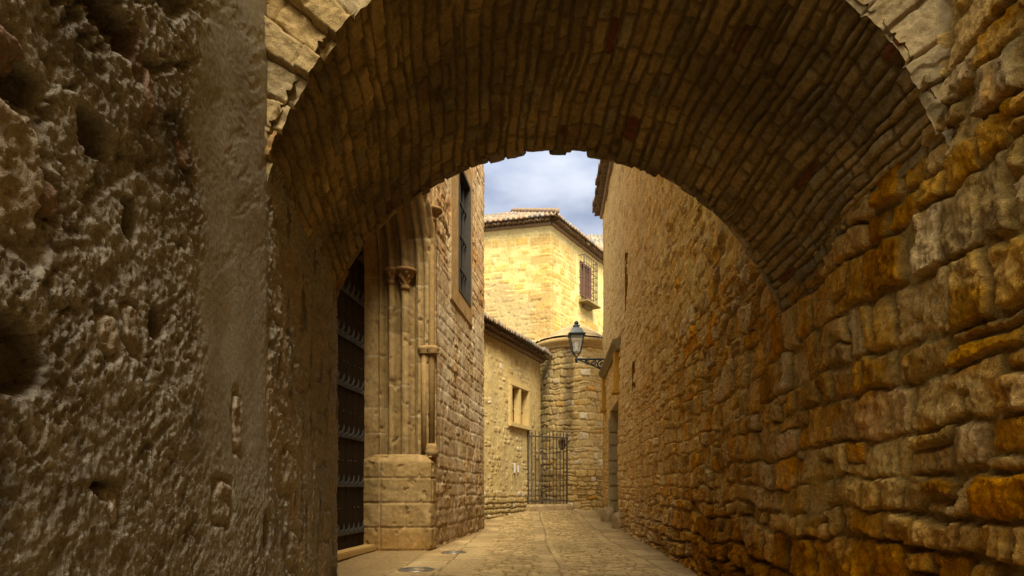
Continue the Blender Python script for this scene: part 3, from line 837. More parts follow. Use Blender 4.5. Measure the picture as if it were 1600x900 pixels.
def sweep_grid(name, path, mat, parent):
    """path: list of (kind, value): rows of the moulding along the jamb / arch"""
    V = []; C = []
    for (w, z, sp) in path:      # w(b) position along the wall, z(b) height, sp running length
        bb = w(PB); zz = z(PB)
        P = O[None, :] + PA[:, None] * nn[None, :] + bb[:, None] * dd[None, :]
        V.append(np.column_stack([P, zz + 0 * bb]))
        C.append(sp)
    V = np.array(V); sp = np.array(C)
    A = np.broadcast_to(PA[None, :], V.shape[:2]); SP = np.broadcast_to(sp[:, None], V.shape[:2])
    blk = np.floor(SP / .52 + .15 * np.floor(A * 2.2)); fr = (SP / .52 + .15 * np.floor(A * 2.2)) % 1
    jt = np.minimum(fr, 1 - fr) * .52
    pj = sstep(.002, .012, jt + .004 * fbm(A * 9, SP * 9, 161, 2))
    col = ash_col(A, SP) * (.86 + .26 * rnd(blk * 13 + np.floor(A * 2.2), 3))[..., None]
    col = mixc((.37, .31, .21), col, pj)
    chipn = sstep(.22, .42, fbm(A * 6 + 3, SP * 4, 163, 4, .6))
    wear = (.016 * fbm(A * 5, SP * 3.5, 162, 5, .6) - .010 * (1 - pj) - .022 * chipn)
    grime = sstep(.0, .5, fbm(A * 2.5, SP * .7, 164, 4))
    col = mixc(col, (.14, .10, .055), grime * .5)
    V = V + (wear[..., None]) * np.array([nn[0], nn[1], 0]) - (wear[..., None]) * np.array([dd[0], dd[1], 0])
    return np_mesh(name, V.reshape(-1, 3), grid_faces(*V.shape[:2])[:, ::-1], mat, parent, np.clip(col, .01, .7).reshape(-1, 3))
Zj = rows((1.6, PZ, .03))
sweep_grid('jamb', [((lambda b: b), (lambda b, z=z: z), z) for z in Zj], M['ashlar'], church)
PH = np.radians(rows((0, 180, 1.2)))
sweep_grid('archivolt', [((lambda b, f=f: -PW + (PW + b) * math.cos(f)), (lambda b, f=f: PZ + (PRISE + b * .9) * math.sin(f)), PZ + 2.3 * f) for f in PH], M['ashlar'], church)
sweep_grid('jamb', [((lambda b: -2 * PW - b), (lambda b, z=z: z), z) for z in Zj[::-3]], M['ashlar'], church)

# plinths: coursed blocks under the jambs
def plinth_fun(S, Z):
    zb = [0, .45, .94, 1.43, 1.9]
    k = np.clip(np.searchsorted(zb, Z) - 1, 0, 3)
    off = np.array([.75, 1.15, .55, 5.0])[k]
    jt = np.minimum(np.abs(S - off), np.minimum(np.abs(Z - np.array(zb)[k]), np.abs(Z - np.array(zb)[k + 1])))
    jt = np.minimum(jt, np.abs(S - 1.65))
    n = fbm(S * 5, Z * 5, 171, 4)
    p = sstep(.003, .03, jt + .008 * n)
    sid = k * 7 + (S > off) * 3 + (S > 1.65) * 2
    D = p * (.02 * (rnd(sid, 1) - .5)) + .014 * n - (1 - p) * .028 + .008 * fbm(S * 15, Z * 15, 172, 3) - .03 * sstep(.2, .45, fbm(S * 4, Z * 4, 174, 4, .6))
    D = D - .11 * sstep(1.70, 1.9, Z) ** 1.5
    c = ash_col(S, Z, 9) * (.85 + .3 * rnd(sid, 2))[..., None]
    c = mixc((.29, .22, .13), c, p)
    c = mixc(c, (.24, .145, .065), (1 - sstep(.1, .6, Z)) * .5)
    c = mixc(c, (.13, .095, .05), sstep(.05, .5, fbm(S * 2.2, Z * 1.6, 173, 4)) * .5)
    return D, np.clip(c, .01, .7)
PP = [ab(-.04, .35), ab(.03, .14), ab(.05, .0), ab(.03, -.26), ab(-.03, -.31), ab(-.80, -.44), ab(-.90, -.44), ab(-1.36, -.36)]
Zp = rows((-.05, 1.7, .02), (1.7, 1.9, .012))
field_wall('plinth', PP, -1, rows((0, 2.15, .018)), Zp, plinth_fun, M['ashlar'], church, None, .3)
mb = MB(); mb.prism([ab(.02, .1, 1.84), ab(.02, -.2, 1.84), ab(-.85, -.34, 1.84), ab(-1.33, -.28, 1.84), ab(-1.33, .1, 1.84)], (0, 0, .03)); mb.build('plinth_top', M['ashlar_plain'] if 'ashlar_plain' in M else stone_mat('plinth_cap_stone', 12, 90, .2, .45, .008, .92, (.28, .21, .12)), church)

cap_mat = stone_mat('capital_stone', 14, 60, .3, .6, .012, .9, (.23, .16, .09))
def capital(a, b, z0, z1, r0, r1, leaf=True):
    mb = MB(); h = z1 - z0
    pr = [(r0 * .95, 0), (r0 * 1.25, .03), (r0 * 1.3, .06), (r0 * 1.05, .08)]
    for i in range(1, 11):
        u = i / 10; pr.append((r0 + (r1 - r0) * u ** 1.6 * .95, .08 + (h - .16) * u))
    pr += [(r1 * .98, h - .075), (r1 * 1.12, h - .06), (r1 * 1.15, h - .02), (r1 * 1.05, h)]
    def wob(an, z):
        if not leaf or z < .09 or z > h - .09: return 1.0
        return 1 + .17 * math.sin(an * 5 + z * 26) * math.sin(z / h * PI) + .11 * math.sin(an * 9 - z * 40)
    mb.lathe(ab(a, b, z0), pr, 40, wob)
    return mb.build('capital', cap_mat, church, smooth=True)
capital(-.53, -.17, 5.18, 5.60, .075, .20)
capital(-.80, -.22, 5.28, 5.60, .06, .14)
capital(-.02, -.04, 6.57, 6.84, .08, .19)
# slender outer shaft beside the mouldings, ringed half way up
mb = MB()
mb.tube([ab(-.02, -.05, 1.86), ab(-.02, -.05, 3.9), ab(-.02, -.05, 6.6), ab(-.02, -.05, 9.8)], .066, 16)
mb.tube([ab(-.16, -.10, 1.86), ab(-.16, -.10, 3.0), ab(-.16, -.10, 3.98)], .055, 14)
mb.lathe(ab(-.02, -.05, 1.86), [(.14, 0), (.14, .12), (.12, .16), (.13, .2), (.09, .26)], 16)
for a0 in (.0, -.16):
    mb.lathe(ab(a0, -.07, 3.9), [(.09, 0), (.13, .03), (.10, .06), (.145, .10), (.13, .15), (.09, .18)], 16)
mb.build('shaft', M['ashlar2'] if 'ashlar2' in M else stone_mat('shaft_stone', 12, 80, .32, .6, .010, .92, (.26, .195, .11)), church, smooth=True)

# the door: dark boards, spiked straps
mb = MB()
DB0, DB1 = -PW * 2 + .30, -.30
mb.box(ab(-1.40, (DB0 + DB1) / 2, 3.2), (DB1 - DB0, .1, 6.4), ((*dd, 0), (*nn, 0)))
nb = 14
for i in range(nb):
    w = (DB1 - DB0) / nb
    mb.box(ab(-1.335, DB0 + (i + .5) * w, 3.2), (w - .018, .03, 6.38), ((*dd, 0), (*nn, 0)))
door = mb.build('door', M['wood'], church, bevel=.004)
for z in (.42, 1.30, 2.20, 3.12, 4.02, 4.85, 5.70):
    mb = MB(); mb.box(ab(-1.305, (DB0 + DB1) / 2, z), (DB1 - DB0 - .2, .025, .10), ((*dd, 0), (*nn, 0)))
    k = DB0 + .15
    while k < DB1 - .13:
        # fleur shaped spike: a curved thorn that leaves the strap and turns up
        p0 = Vector(ab(-1.295, k, z)); o2 = Vector((nn[0], nn[1], 0))
        mb.tube([p0, p0 + o2 * .05 + Vector((0, 0, .03)), p0 + o2 * .075 + Vector((0, 0, .085)), p0 + o2 * .08 + Vector((0, 0, .17))], [.034, .03, .02, .003], 5)
        k += .24
    for q in range(26):
        k = DB0 + .15 + q * .185
        if k > DB1 - .12: break
        if random.random() < .45: continue
        k += random.uniform(-.03, .03)
        p0 = Vector(ab(-1.318, k, z + .44)); o2 = Vector((nn[0], nn[1], 0))
        mb.tube([p0, p0 + o2 * .012, p0 + o2 * .02], [.015, .012, .003], 6)
    mb.build('strap', M['strap'], door)
mb = MB(); mb.box(ab(-1.42, -PW, 7.0), (2 * PW, .16, 1.3), ((*dd, 0), (*nn, 0))); mb.build('tympanum', M['plinth'] if 'plinth' in M else cap_mat, church)
mb = MB(); mb.prism([ab(-1.3, -.38, 0), ab(-1.02, -.46, 0), ab(-1.02, -4.8, 0), ab(-1.3, -4.8, 0)], (0, 0, .12)); mb.build('doorstep', M['st'] if 'st' in M else stone_mat('step_stone', 10, 60, .25, .5, .01, .9, (.36, .27, .145)), church, bevel=.02)

# tall window
win = MB(); bm_, zm_ = sum(WIN_B) / 2, sum(WIN_Z) / 2; wb, wz = WIN_B[1] - WIN_B[0], WIN_Z[1] - WIN_Z[0]
AX = ((*dd, 0), (*nn, 0))
win.box(ab(-.25, WIN_B[0] + .05, zm_), (.1, .6, wz), AX); win.box(ab(-.25, WIN_B[1] - .05, zm_), (.1, .6, wz), AX)
win.box(ab(-.25, bm_, WIN_Z[0] + .05), (wb - .2, .6, .1), AX); win.box(ab(-.25, bm_, WIN_Z[1] - .05), (wb - .2, .6, .1), AX)
wo = win.build('window', M['frame_dark'], church, bevel=.01)
mb = MB(); mb.box(ab(-.14, bm_, zm_), (wb - .2, .03, wz - .2), AX); mb.build('pane', M['glass'], wo)
mb = MB()
for b in (WIN_B[0] + .35, bm_, WIN_B[1] - .35): mb.box(ab(-.09, b, zm_), (.04, .04, wz - .2), AX)
for z in (WIN_Z[0] + .75, zm_, WIN_Z[1] - .75): mb.box(ab(-.06, bm_, z), (wb - .2, .03, .05), AX)
mb.build('glazing_bar', M['frame_dark'], wo)

# ------------------------------------------------------------------ the lower yellow house
H0 = np.array((-.946, 22.0)); hd = np.array((.415, 1.0)); hd /= np.hypot(*hd); hn = np.array((hd[1], -hd[0]))
def hp(s, o=0, z=None):
    p = H0 + s * hd + o * hn
    return (p[0], p[1]) if z is None else (p[0], p[1], z)
HS0, HS1, HE = -3.0, 5.6, 6.72
low = thing('yellow_house', 'low yellow rendered house with small two-light window beside the iron gate', 'house', (-.5, 24, .2))
LWB, LWZ = (2.3, 4.05), (3.76, 5.12)
def low_fun(S, Z):
    d, sid, k, lu, lv = masonry(S, Z, 181, (.14, .26), (.14, .36), .05, 2.0, .06, .1, .012)
    show = sstep(-.02, .35, fbm(S * 1.1, Z * 1.1, 182, 3) + .75 * (1 - sstep(.7, 1.5, Z + .3 * fbm(S, Z, 183, 2))) + (rnd(sid, 4) - .5) * .9 - .08)
    p = sstep(.01, .045, d) * show
    D = p * (.018 + .014 * (rnd(sid, 1) - .3)) + .010 * fbm(S * 4, Z * 4, 184, 4) + .006 * fbm(S * 14, Z * 14, 185, 3)
    c = mixc((.50, .405, .215), (.55, .455, .25), sstep(-.3, .3, fbm(S * 2, Z * 2, 186, 4)))
    st = mixc((.42, .30, .13), (.50, .41, .25), rnd(sid, 5)) * (.75 + .4 * rnd(sid, 7))[..., None]
    st = mixc(st, (.58, .54, .42), sstep(.86, .92, rnd(sid, 8)) )
    c = mixc(c, st, p * .9)
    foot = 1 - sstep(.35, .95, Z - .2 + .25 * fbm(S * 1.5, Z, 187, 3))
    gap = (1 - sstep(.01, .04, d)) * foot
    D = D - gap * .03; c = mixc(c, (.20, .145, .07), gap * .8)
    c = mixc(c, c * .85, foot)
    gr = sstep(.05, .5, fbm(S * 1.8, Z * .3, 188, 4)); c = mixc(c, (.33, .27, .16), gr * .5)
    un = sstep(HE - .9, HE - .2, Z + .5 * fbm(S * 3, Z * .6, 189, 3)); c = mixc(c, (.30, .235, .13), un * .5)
    return D, np.clip(c, .01, .75)
S = rows((HS0, HS1, .03)); S = with_edges(S, *LWB); Z = with_edges(rows((-.1, HE, .03)), *LWZ)
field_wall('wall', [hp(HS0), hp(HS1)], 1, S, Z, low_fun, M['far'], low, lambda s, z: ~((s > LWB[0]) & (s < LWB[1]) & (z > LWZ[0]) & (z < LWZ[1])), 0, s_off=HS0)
mb = MB(); mb.prism([hp(HS0, -.45, 0), hp(HS0, -5, 0), hp(HS1 + .5, -5, 0), hp(HS1 + .5, -.45, 0)], (0, 0, HE - .1)); mb.build('core', M['earth'], low)
HAX = ((*hd, 0), (*hn, 0)); sm_, zm_ = sum(LWB) / 2, sum(LWZ) / 2; ws_, wz_ = LWB[1] - LWB[0], LWZ[1] - LWZ[0]
fm = stone_mat('window_stone', 8, 50, .15, .4, .01, .9, (.55, .46, .26))
mb = MB()
mb.box(hp(LWB[0] - .09, -.12, zm_), (.2, .4, wz_ + .04), HAX); mb.box(hp(LWB[1] + .09, -.12, zm_), (.2, .4, wz_ + .04), HAX)
mb.box(hp(sm_, -.12, LWZ[1] + .11), (ws_ + .38, .4, .18), HAX); mb.box(hp(sm_, -.10, LWZ[0] - .10), (ws_ + .44, .46, .16), HAX)
wo = mb.build('window', fm, low, bevel=.012)
mb = MB(); mb.box(hp(sm_, -.06, zm_), (.17, .24, wz_), HAX); mb.build('mullion', fm, wo, bevel=.01)
for q in (-1, 1):
    mb = MB(); mb.box(hp(sm_ + q * (ws_ / 4 + .04), -.22, zm_ + .02), (ws_ / 2 - .09, .04, wz_ - .04), HAX)
    mb.box(hp(sm_ + q * (ws_ / 4 + .04), -.19, zm_ - .12), (ws_ / 2 - .09, .04, .05), HAX)
    mb.build('pane', M['pane'], wo)
tile_roof('roof', hp(HS0, .42), hd, -hn, HS1 - HS0 + .25, 4.0, math.radians(17), M['tile'], low, HE + .2, p=.21, seed=11)
eave_course('eave', hp(HS0), hp(HS1 + .15), hn, HE + .2, low, .21)

# white notices on its wall
for (s, z, w, h, lb) in ((2.62, 2.03, .17, .36, 'white paper notice on the yellow house wall, left of the pair'), (2.98, 2.0, .14, .27, 'smaller white paper notice on the yellow house wall, nearer the gate')):
    mb = MB(); mb.box(hp(s, .05, z), (w, .012, h), HAX)
    tag(mb.build('paper_notice', M['paper'], None), lb, 'notice', 'notices on the yellow house wall')

# ------------------------------------------------------------------ round apse
TC = np.array((2.80, 28.5)); TR = 1.62; TZ = 7.25
tower = thing('round_apse', 'round rubble stone apse with flat conical stone roof behind the gate', 'apse', (TC[0], TC[1], .3))
def tower_fun(S, Z):
    d, sid, k, lu, lv = masonry(S, Z, 201, (.17, .34), (.18, .5), .09, 1.2, .06, .18, .03, .07)
    n = fbm(S * 5, Z * 5, 202, 4)
    p = sstep(.004, .04, d + .012 * n)
    D = p * (.05 * (rnd(sid, 1) - .5) + .03 * (rnd(sid, 2) - .5) * lv + .01) - (1 - p) * .03 + .012 * n
    low_ = 1 - sstep(1.9, 2.2, Z)
    c = mixc((.44, .33, .155), (.50, .40, .215), rnd(sid, 5)); c = mixc(c, (.58, .53, .40), sstep(.86, .93, rnd(sid, 8))); c = mixc(c, (.46, .27, .09), sstep(.9, .95, rnd(sid, 9)))
    c = c * (.9 + .5 * rnd(sid, 7))[..., None]
    c = mixc(mixc((.55, .455, .26), (.30, .21, .10), low_), c, p * .75)
    s0 = 5.05 + .06 * fbm(Z * 1.2, Z * 0 + 3, 204, 3)
    st = (1 - sstep(.10, .34, np.abs(S - s0) + .16 * fbm(S * 4, Z * 2.5, 205, 4))) * sstep(2.6, 4.5, Z)
    c = mixc(c, (.12, .095, .06), st * .8)
    lf = (1 - sstep(.3, 1.2, np.abs(S - 5.9) + .4 * fbm(S * 2, Z * .8, 206, 3)))
    c = mixc(c, (.30, .24, .13), lf * .5)
    nic = ((np.abs(S - 5.35) / .17) ** 2 + ((Z - 3.1) / .24) ** 2 + 1.2 * n) < 1
    D = np.where(nic, D - .16, D); c = np.where(nic[..., None], np.array((.13, .09, .05)), c)
    return D, np.clip(c, .01, .7)
nseg = 96
TP = [(TC[0] + TR * math.cos(q), TC[1] + TR * math.sin(q)) for q in np.linspace(math.radians(60), math.radians(420 - 0), nseg)]
TP = TP[::-1]     # clockwise in plan: the front is on the left of the path
TL = 2 * PI * TR
Sx = rows((0, TL, .03))
# arc length counted so that S is about 4.3 at the side that faces us
def tower_fun2(S, Z): return tower_fun((S - TL * .41 + 4.55), Z)
field_wall('wall', TP, -1, Sx, rows((-.1, TZ, .03)), tower_fun2, M['far'], tower, None, 0)
cs_mat = stone_mat('cornice_stone', 8, 50, .25, .5, .012, .9, (.40, .315, .175))
mb = MB(); mb.lathe((TC[0], TC[1], 0), [(TR - .1, TZ - .06), (TR + .05, TZ - .06), (TR + .09, TZ + .0), (TR + .09, TZ + .07), (TR + .14, TZ + .10), (TR + .22, TZ + .17), (TR + .24, TZ + .26), (TR + .18, TZ + .34), (TR - .1, TZ + .34)], 72)
mb.build('cornice', cs_mat, tower, smooth=True)
def cone_roof():
    A = np.linspace(0, 2 * PI, 145); T = rows((0, 1, .02)); AA, TT = np.meshgrid(A, T)
    d, sid, k, lu, lv = masonry(AA * 1.3 + .0, TT * 1.9, 211, (.4, .5), (.45, .7), .02, 1, .02, 0, .004)
    p = sstep(.004, .03, d)
    r = (TR + .20) * (1 - TT) + .02; z = TZ + .34 + 1.0 * TT ** 1.0 + p * .05 + .05 * (rnd(sid, 2) - .5) + .01 * fbm(AA * 6, TT * 6, 212, 3)
    c = mixc((.42, .34, .20), (.42, .30, .185), rnd(sid, 5)); c = mixc(c, (.22, .18, .115), sstep(.15, .5, fbm(AA * 2, TT * 2, 213, 4)) * .7); c = c * (.7 + .5 * rnd(sid, 3))[..., None]; c = mixc((.20, .16, .10), c, p)
    V = np.stack([TC[0] + r * np.cos(AA), TC[1] + r * np.sin(AA), z], -1)
    np_mesh('roof', V.reshape(-1, 3), grid_faces(*AA.shape), M['far'], tower, np.clip(c, .02, .7).reshape(-1, 3))
cone_roof()
# grey flashing where the yellow house roof meets the apse
mb = MB(); mb.box(hp(5.3, .28, 6.95), (.5, .28, .35), HAX); mb.build('flashing', M['lead'], low, bevel=.03)

# ------------------------------------------------------------------ iron gate and its step
ga, gb = Vector((.60, 25.72, 0)), Vector((2.36, 26.9, 0)); gd = (gb - ga); GL = gd.length; gd /= GL; gn = Vector((gd.y, -gd.x, 0))
gate = thing('iron_gate', 'tall rusty iron gate of plain vertical bars on a stone step', 'gate', tuple((ga + gb) / 2 + Vector((0, 0, .5))))
GZ0, GZ1 = .62, 3.62
for i in range(12):
    p = ga + gd * (GL * (.03 + .94 * i / 11)); mb = MB()
    mb.tube([p + Vector((0, 0, GZ0)), p + Vector((0, 0, GZ1 - .16)), p + Vector((0, 0, GZ1 - .12)), p + Vector((0, 0, GZ1))], [.02, .02, .028, .004] if 0 < i < 11 else [.035, .035, .035, .01], 6)
    mb.build('bar', M['rust'], gate)
for z in (GZ0 + .12, GZ1 - .26):
    mb = MB(); mb.box(ga + gd * (GL / 2) + Vector((0, 0, z)), (GL, .02, .06), (tuple(gd), tuple(gn))); mb.build('rail', M['rust'], gate)
def step_fun(S, Z):
    n = fbm(S * 4, Z * 4, 221, 4); return .03 * n - .05 * sstep(.5, .62, Z), np.clip(ash_col(S, Z, 20) * 1.2 * (1 + .3 * n)[..., None], .02, .7)
st_o = field_wall('stone_step', [tuple((ga - gd * .1 + gn * .25).xy), tuple((gb + gn * .25).xy)], 1, rows((0, GL + .1, .03)), rows((.1, .60, .025)), step_fun, M['far'], None, None, .6)
tag(st_o, 'worn pale stone step under the iron gate', 'step')

# ------------------------------------------------------------------ the tall pale house behind
CN = np.array((1.89, 31.0)); dl = np.array((-.969, .248)); dr = np.array((.512, .859)); nl = np.array((-.248, -.969)); nr_ = np.array((.859, -.512))
tall = thing('tall_house', 'tall pale yellow stone house with tiled hip roof and caged window', 'house', (1.9, 32, .3))
TE = 14.05; LL, LR = 9.0, 6.6
CW_S, CW_Z = (LL + 3.3, LL + 4.75), (11.45, 13.35)
def tall_fun(S, Z):
    R = S > LL
    d, sid, k, lu, lv = masonry(S, Z, 231, (.22, .42), (.25, .75), .05, 1.0, .05, .15, .012)
    n = fbm(S * 3, Z * 3, 232, 4)
    show = sstep(-.1, .2, rnd(sid, 4) - .5 + .35 * fbm(S * .8, Z * .8, 233, 3))
    p = sstep(.012, .05, d + .014 * n) * show
    D = p * .02 + .014 * n
    c = mixc((.44, .36, .18), (.50, .42, .225), sstep(-.3, .3, fbm(S * 1.5, Z * 1.5, 234, 4)))
    st = mixc((.42, .28, .095), (.40, .31, .15), rnd(sid, 5)) * (.82 + .3 * rnd(sid, 7))[..., None]
    c = mixc(c, st, p * np.where(R, .65, .6))
    # weathered grey lower left face, large quoins at the corner
    wz = sstep(.0, .5, fbm(S * .5, Z * .5, 235, 4) + .7 * (1 - sstep(10.2, 12.6, Z)) - .1) * (~R)
    c = mixc(c, (.30, .25, .145), wz * .8)
    pit = sstep(.2, .5, fbm(S * 3.5, Z * 4.5, 236, 4)) * wz; c = mixc(c, (.25, .21, .12), pit * .6); D = D - pit * .03
    kq = np.floor(Z / .45); ql = np.where(kq % 2 == 0, .5, .95) * (.8 + .5 * rnd(kq, 3))
    q = (S < LL) & (S > LL - ql * 1.2) | ((S >= LL) & (S < LL + ql * .6))
    qe = np.minimum(Z / .45 % 1, 1 - Z / .45 % 1) * .45
    qc = mixc((.30, .22, .11), (.42, .30, .13), rnd(kq, 5)) * (.85 + .25 * rnd(kq, 6))[..., None]
    qm = (q * sstep(.0, .03, qe))
    c = mixc(c, qc, qm * np.where(R, .55, .8))
    lime = sstep(.45, .7, fbm(S * 2.5 + 3, Z * 2.5, 237, 3)); c = mixc(c, (.66, .61, .44), lime * .6)
    top = sstep(TE - .55, TE - .4, Z); c = mixc(c, (.60, .52, .29), top * .7)
    stk = sstep(.05, .5, fbm(S * 2.2, Z * .22, 238, 4)) * sstep(TE + .2, TE - 2.5, Z) ; c = mixc(c, (.33, .265, .145), stk * .5)
    sm = R & (S > CW_S[0] - .5) & (Z > CW_Z[0] - .1); c = np.where(sm[..., None], mixc(c, (.60, .52, .27), .7), c)
    return D, np.clip(c, .01, .75)
TPth = [tuple(CN + dl * LL), tuple(CN + dl * .02), tuple(CN + dr * .02), tuple(CN + dr * LR)]
S = rows((0, 5.0, .15), (5.0, LL + LR, .04)); S = with_edges(S, *CW_S); Z = with_edges(rows((0, 7, .12), (7, TE, .04)), *CW_Z)
field_wall('wall', TPth, 1, S, Z, tall_fun, M['far'], tall, lambda s, z: ~((s > CW_S[0]) & (s < CW_S[1]) & (z > CW_Z[0]) & (z < CW_Z[1])), 0)
def tp(s, o, z=None):
    p = CN + dr * (s - LL) + nr_ * o
    return (p[0], p[1]) if z is None else (p[0], p[1], z)
mb = MB(); mb.prism([tuple(CN + dl * LL - nl * .5) + (0,), tuple(CN - nl * .5 - nr_ * .5) + (0,), tuple(CN + dr * LR - nr_ * .5) + (0,), tuple(CN + dr * LR + dl * LL) + (0,)], (0, 0, TE)); mb.build('core', M['earth'], tall)
TAX = ((*dr, 0), (*nr_, 0)); sm_, zm_ = sum(CW_S) / 2, sum(CW_Z) / 2; ws_, wz_ = CW_S[1] - CW_S[0], CW_Z[1] - CW_Z[0]
mb = MB(); mb.box(tp(CW_S[0] + .06, -.16, zm_), (.12, .34, wz_), TAX); mb.box(tp(CW_S[1] - .06, -.16, zm_), (.12, .34, wz_), TAX)
mb.box(tp(sm_, -.16, CW_Z[1] - .06), (ws_ - .24, .34, .12), TAX); mb.box(tp(sm_, -.12, CW_Z[0] + .05), (ws_ - .24, .5, .1), TAX)
wo = mb.build('window', M['shutter'], tall, bevel=.01)
mb = MB()
for q in (-1, 1):
    mb.box(tp(sm_ + q * .33, -.18, zm_), (.6, .05, wz_ - .24), TAX)
    for k in range(14): mb.box(tp(sm_ + q * .33, -.15, CW_Z[0] + .25 + k * (wz_ - .5) / 13), (.46, .03, .06), TAX)
mb.build('shutter', M['shutter'], wo)
mb = MB(); pj = .34
for k in range(7):
    s = CW_S[0] - .12 + k * (ws_ + .24) / 6
    mb.tube([tp(s, pj, CW_Z[0] - .25), tp(s, pj, CW_Z[1] + .2)], .018, 6)
for k in range(7):
    z = CW_Z[0] - .25 + k * (wz_ + .45) / 6
    mb.tube([tp(CW_S[0] - .12, 0, z), tp(CW_S[0] - .12, pj, z), tp(CW_S[1] + .12, pj, z), tp(CW_S[1] + .12, 0, z)], .02, 6)
for o in (.14, .28):
    for s in (CW_S[0] - .12, CW_S[1] + .12): mb.tube([tp(s, o, CW_Z[0] - .25), tp(s, o, CW_Z[1] + .2)], .018, 6)
mb.build('window_cage', M['rust'], wo)
mb = MB(); mb.box(tp(sm_, .26, CW_Z[0] - .32), (ws_ + .3, .56, .1), TAX); mb.box(tp(sm_, .1, CW_Z[0] - .45), (ws_ * .6, .22, .2), TAX); mb.build('sill', hood_mat, wo, bevel=.015)
# hip roof
EO = .46
def lineint():
    A = np.array([nl, nr_]); return np.linalg.solve(A, np.array([nl @ CN + EO, nr_ @ CN + EO]))
EC = lineint()
def dist_l(x, y): return -((x - EC[0]) * nl[0] + (y - EC[1]) * nl[1])
def dist_r(x, y): return -((x - EC[0]) * nr_[0] + (y - EC[1]) * nr_[1])
pit = math.radians(27)
tile_roof('roof', EC, dl, -nl, LL, 4.2, pit, M['tile'], tall, TE + .30, p=.26, seed=21, s0=-.0, keep=lambda x, y: dist_l(x, y) < dist_r(x, y) + .08)
tile_roof('roof', EC, dr, -nr_, LR, 4.2, pit, M['tile'], tall, TE + .30, p=.26, seed=22, s0=-.0, keep=lambda x, y: dist_r(x, y) < dist_l(x, y) + .08)
bis = -(nl + nr_); k_ = 1 / (-(bis @ nl)); bis = bis * k_       # one metre of slope distance per unit
mb = MB(); u = -.04
while u < 4.2:
    p0 = EC + bis * u; p1 = EC + bis * (u + .42)
    mb.tube([(p0[0], p0[1], TE + .36 + u * math.tan(pit) + .05), (p1[0], p1[1], TE + .33 + (u + .42) * math.tan(pit) + .05)], [.15, .12], 10); u += .36
mb.build('hip_tiles', M['eave'], tall, smooth=True)
eave_course('eave', tuple(CN + dl * LL), tuple(CN), nl, TE + .30, tall, .26, pitch=27, proj=(0, .42))
eave_course('eave', tuple(CN), tuple(CN + dr * LR), nr_, TE + .30, tall, .26, pitch=27, proj=(0, .42))

# ------------------------------------------------------------------ a farther house whose tiles show past the tall one
dist = thing('distant_house', 'distant house with pale tiled roof showing beyond the tall house corner', 'house', (8, 50, .3))
def dist_fun(S, Z):
    n = fbm(S * 1.5, Z * 1.5, 241, 4); return .03 * n, np.clip(mixc((.50, .41, .22), (.55, .46, .27), sstep(-.3, .3, n)), 0, .7)
field_wall('wall', [(3.0, 47), (14, 46)], 1, rows((0, 11, .2)), rows((0, 18.5, .2)), dist_fun, M['far'], dist, None, .5)
tile_roof('roof', (2.6, 46.6), Vector((.996, -.09)), Vector((.09, .996)), 11.8, 5, math.radians(31), M['tile'], dist, 18.6, p=.3, seed=31, tint=(1.25, 1.3, 1.3))

# ------------------------------------------------------------------ wall lantern
LX, LY = 2.42, 24.05
wx = xr_at(24.3)
lamp = thing('wall_lantern', 'dark green iron lantern on a scrolled bracket from the right wall', 'lantern', (wx, LY, 6.0))
mb = MB()
mb.tube([(wx + .08, LY, 6.10), (LX - .06, LY, 6.10)], .036, 8)
mb.box((wx - .02, LY, 5.92), (.05, .12, .58))
def spiral(cx, cz, r0, r1, a0, turns, n=26):
    return [(cx + (r0 + (r1 - r0) * i / n) * math.cos(a0 + turns * 2 * PI * i / n), LY, cz + (r0 + (r1 - r0) * i / n) * math.sin(a0 + turns * 2 * PI * i / n)) for i in range(n + 1)]
mb.tube(spiral(wx - .20, 5.90, .17, .03, PI / 2, 1.4), .03, 6)
mb.tube(spiral(wx - .50, 5.965, .115, .02, PI / 2, -1.4), .027, 6)
mb.tube(spiral(wx - .74, 6.00, .08, .02, PI / 2, 1.3), .024, 6)
mb.tube([(wx - .03, LY, 5.66), (wx - .18, LY, 5.70), (wx - .38, LY, 5.80), (wx - .60, LY, 5.90), (wx - .85, LY, 6.00), (wx - 1.05, LY, 6.07)], .03, 6)
mb.lathe((LX, LY, 6.02), [(.02, -.06), (.05, -.02), (.06, .06), (.045, .14), (.03, .16)], 10)
mb.build('bracket', M['lampiron'], lamp)
def sq(z, h): return [(LX + sx * h, LY + sy * h, z) for sx, sy in ((-1, -1), (1, -1), (1, 1), (-1, 1))]
z0, z1, h0, h1 = 6.34, 6.98, .14, .265
mb = MB()
b0, b1 = sq(z0, h0), sq(z1, h1)
for i in range(4):
    mb.tube([b0[i], b1[i]], .022, 6); mb.tube([b0[i], b0[(i + 1) % 4]], .022, 6); mb.tube([b1[i], b1[(i + 1) % 4]], .024, 6)
for i in range(4): mb.tube([b0[i], (LX, LY, 6.18)], .018, 6)
mb.build('lantern_frame', M['lampiron'], lamp)
g = MB()
for i in range(4):
    j = (i + 1) % 4
    cvec = Vector((LX, LY, 0))
    q = [Vector(b0[i]), Vector(b0[j]), Vector(b1[j]), Vector(b1[i])]
    outv = ((q[0] + q[1]) / 2 - cvec); outv.z = 0; outv.normalize()
    g.prism([p - outv * .004 for p in q], outv * -.005)
g.build('glass', M['lampglass'], lamp)
mb = MB()
tiers = [(6.98, .31), (7.03, .32), (7.05, .26), (7.25, .17), (7.27, .11), (7.32, .10), (7.34, .125), (7.37, .115), (7.39, .05)]
mbv = []; mbf = []
for (z, h) in tiers: mbv += sq(z, h)
for i in range(len(tiers) - 1):
    for k in range(4): mbf.append((i * 4 + k, i * 4 + (k + 1) % 4, i * 4 + 4 + (k + 1) % 4, i * 4 + 4 + k))
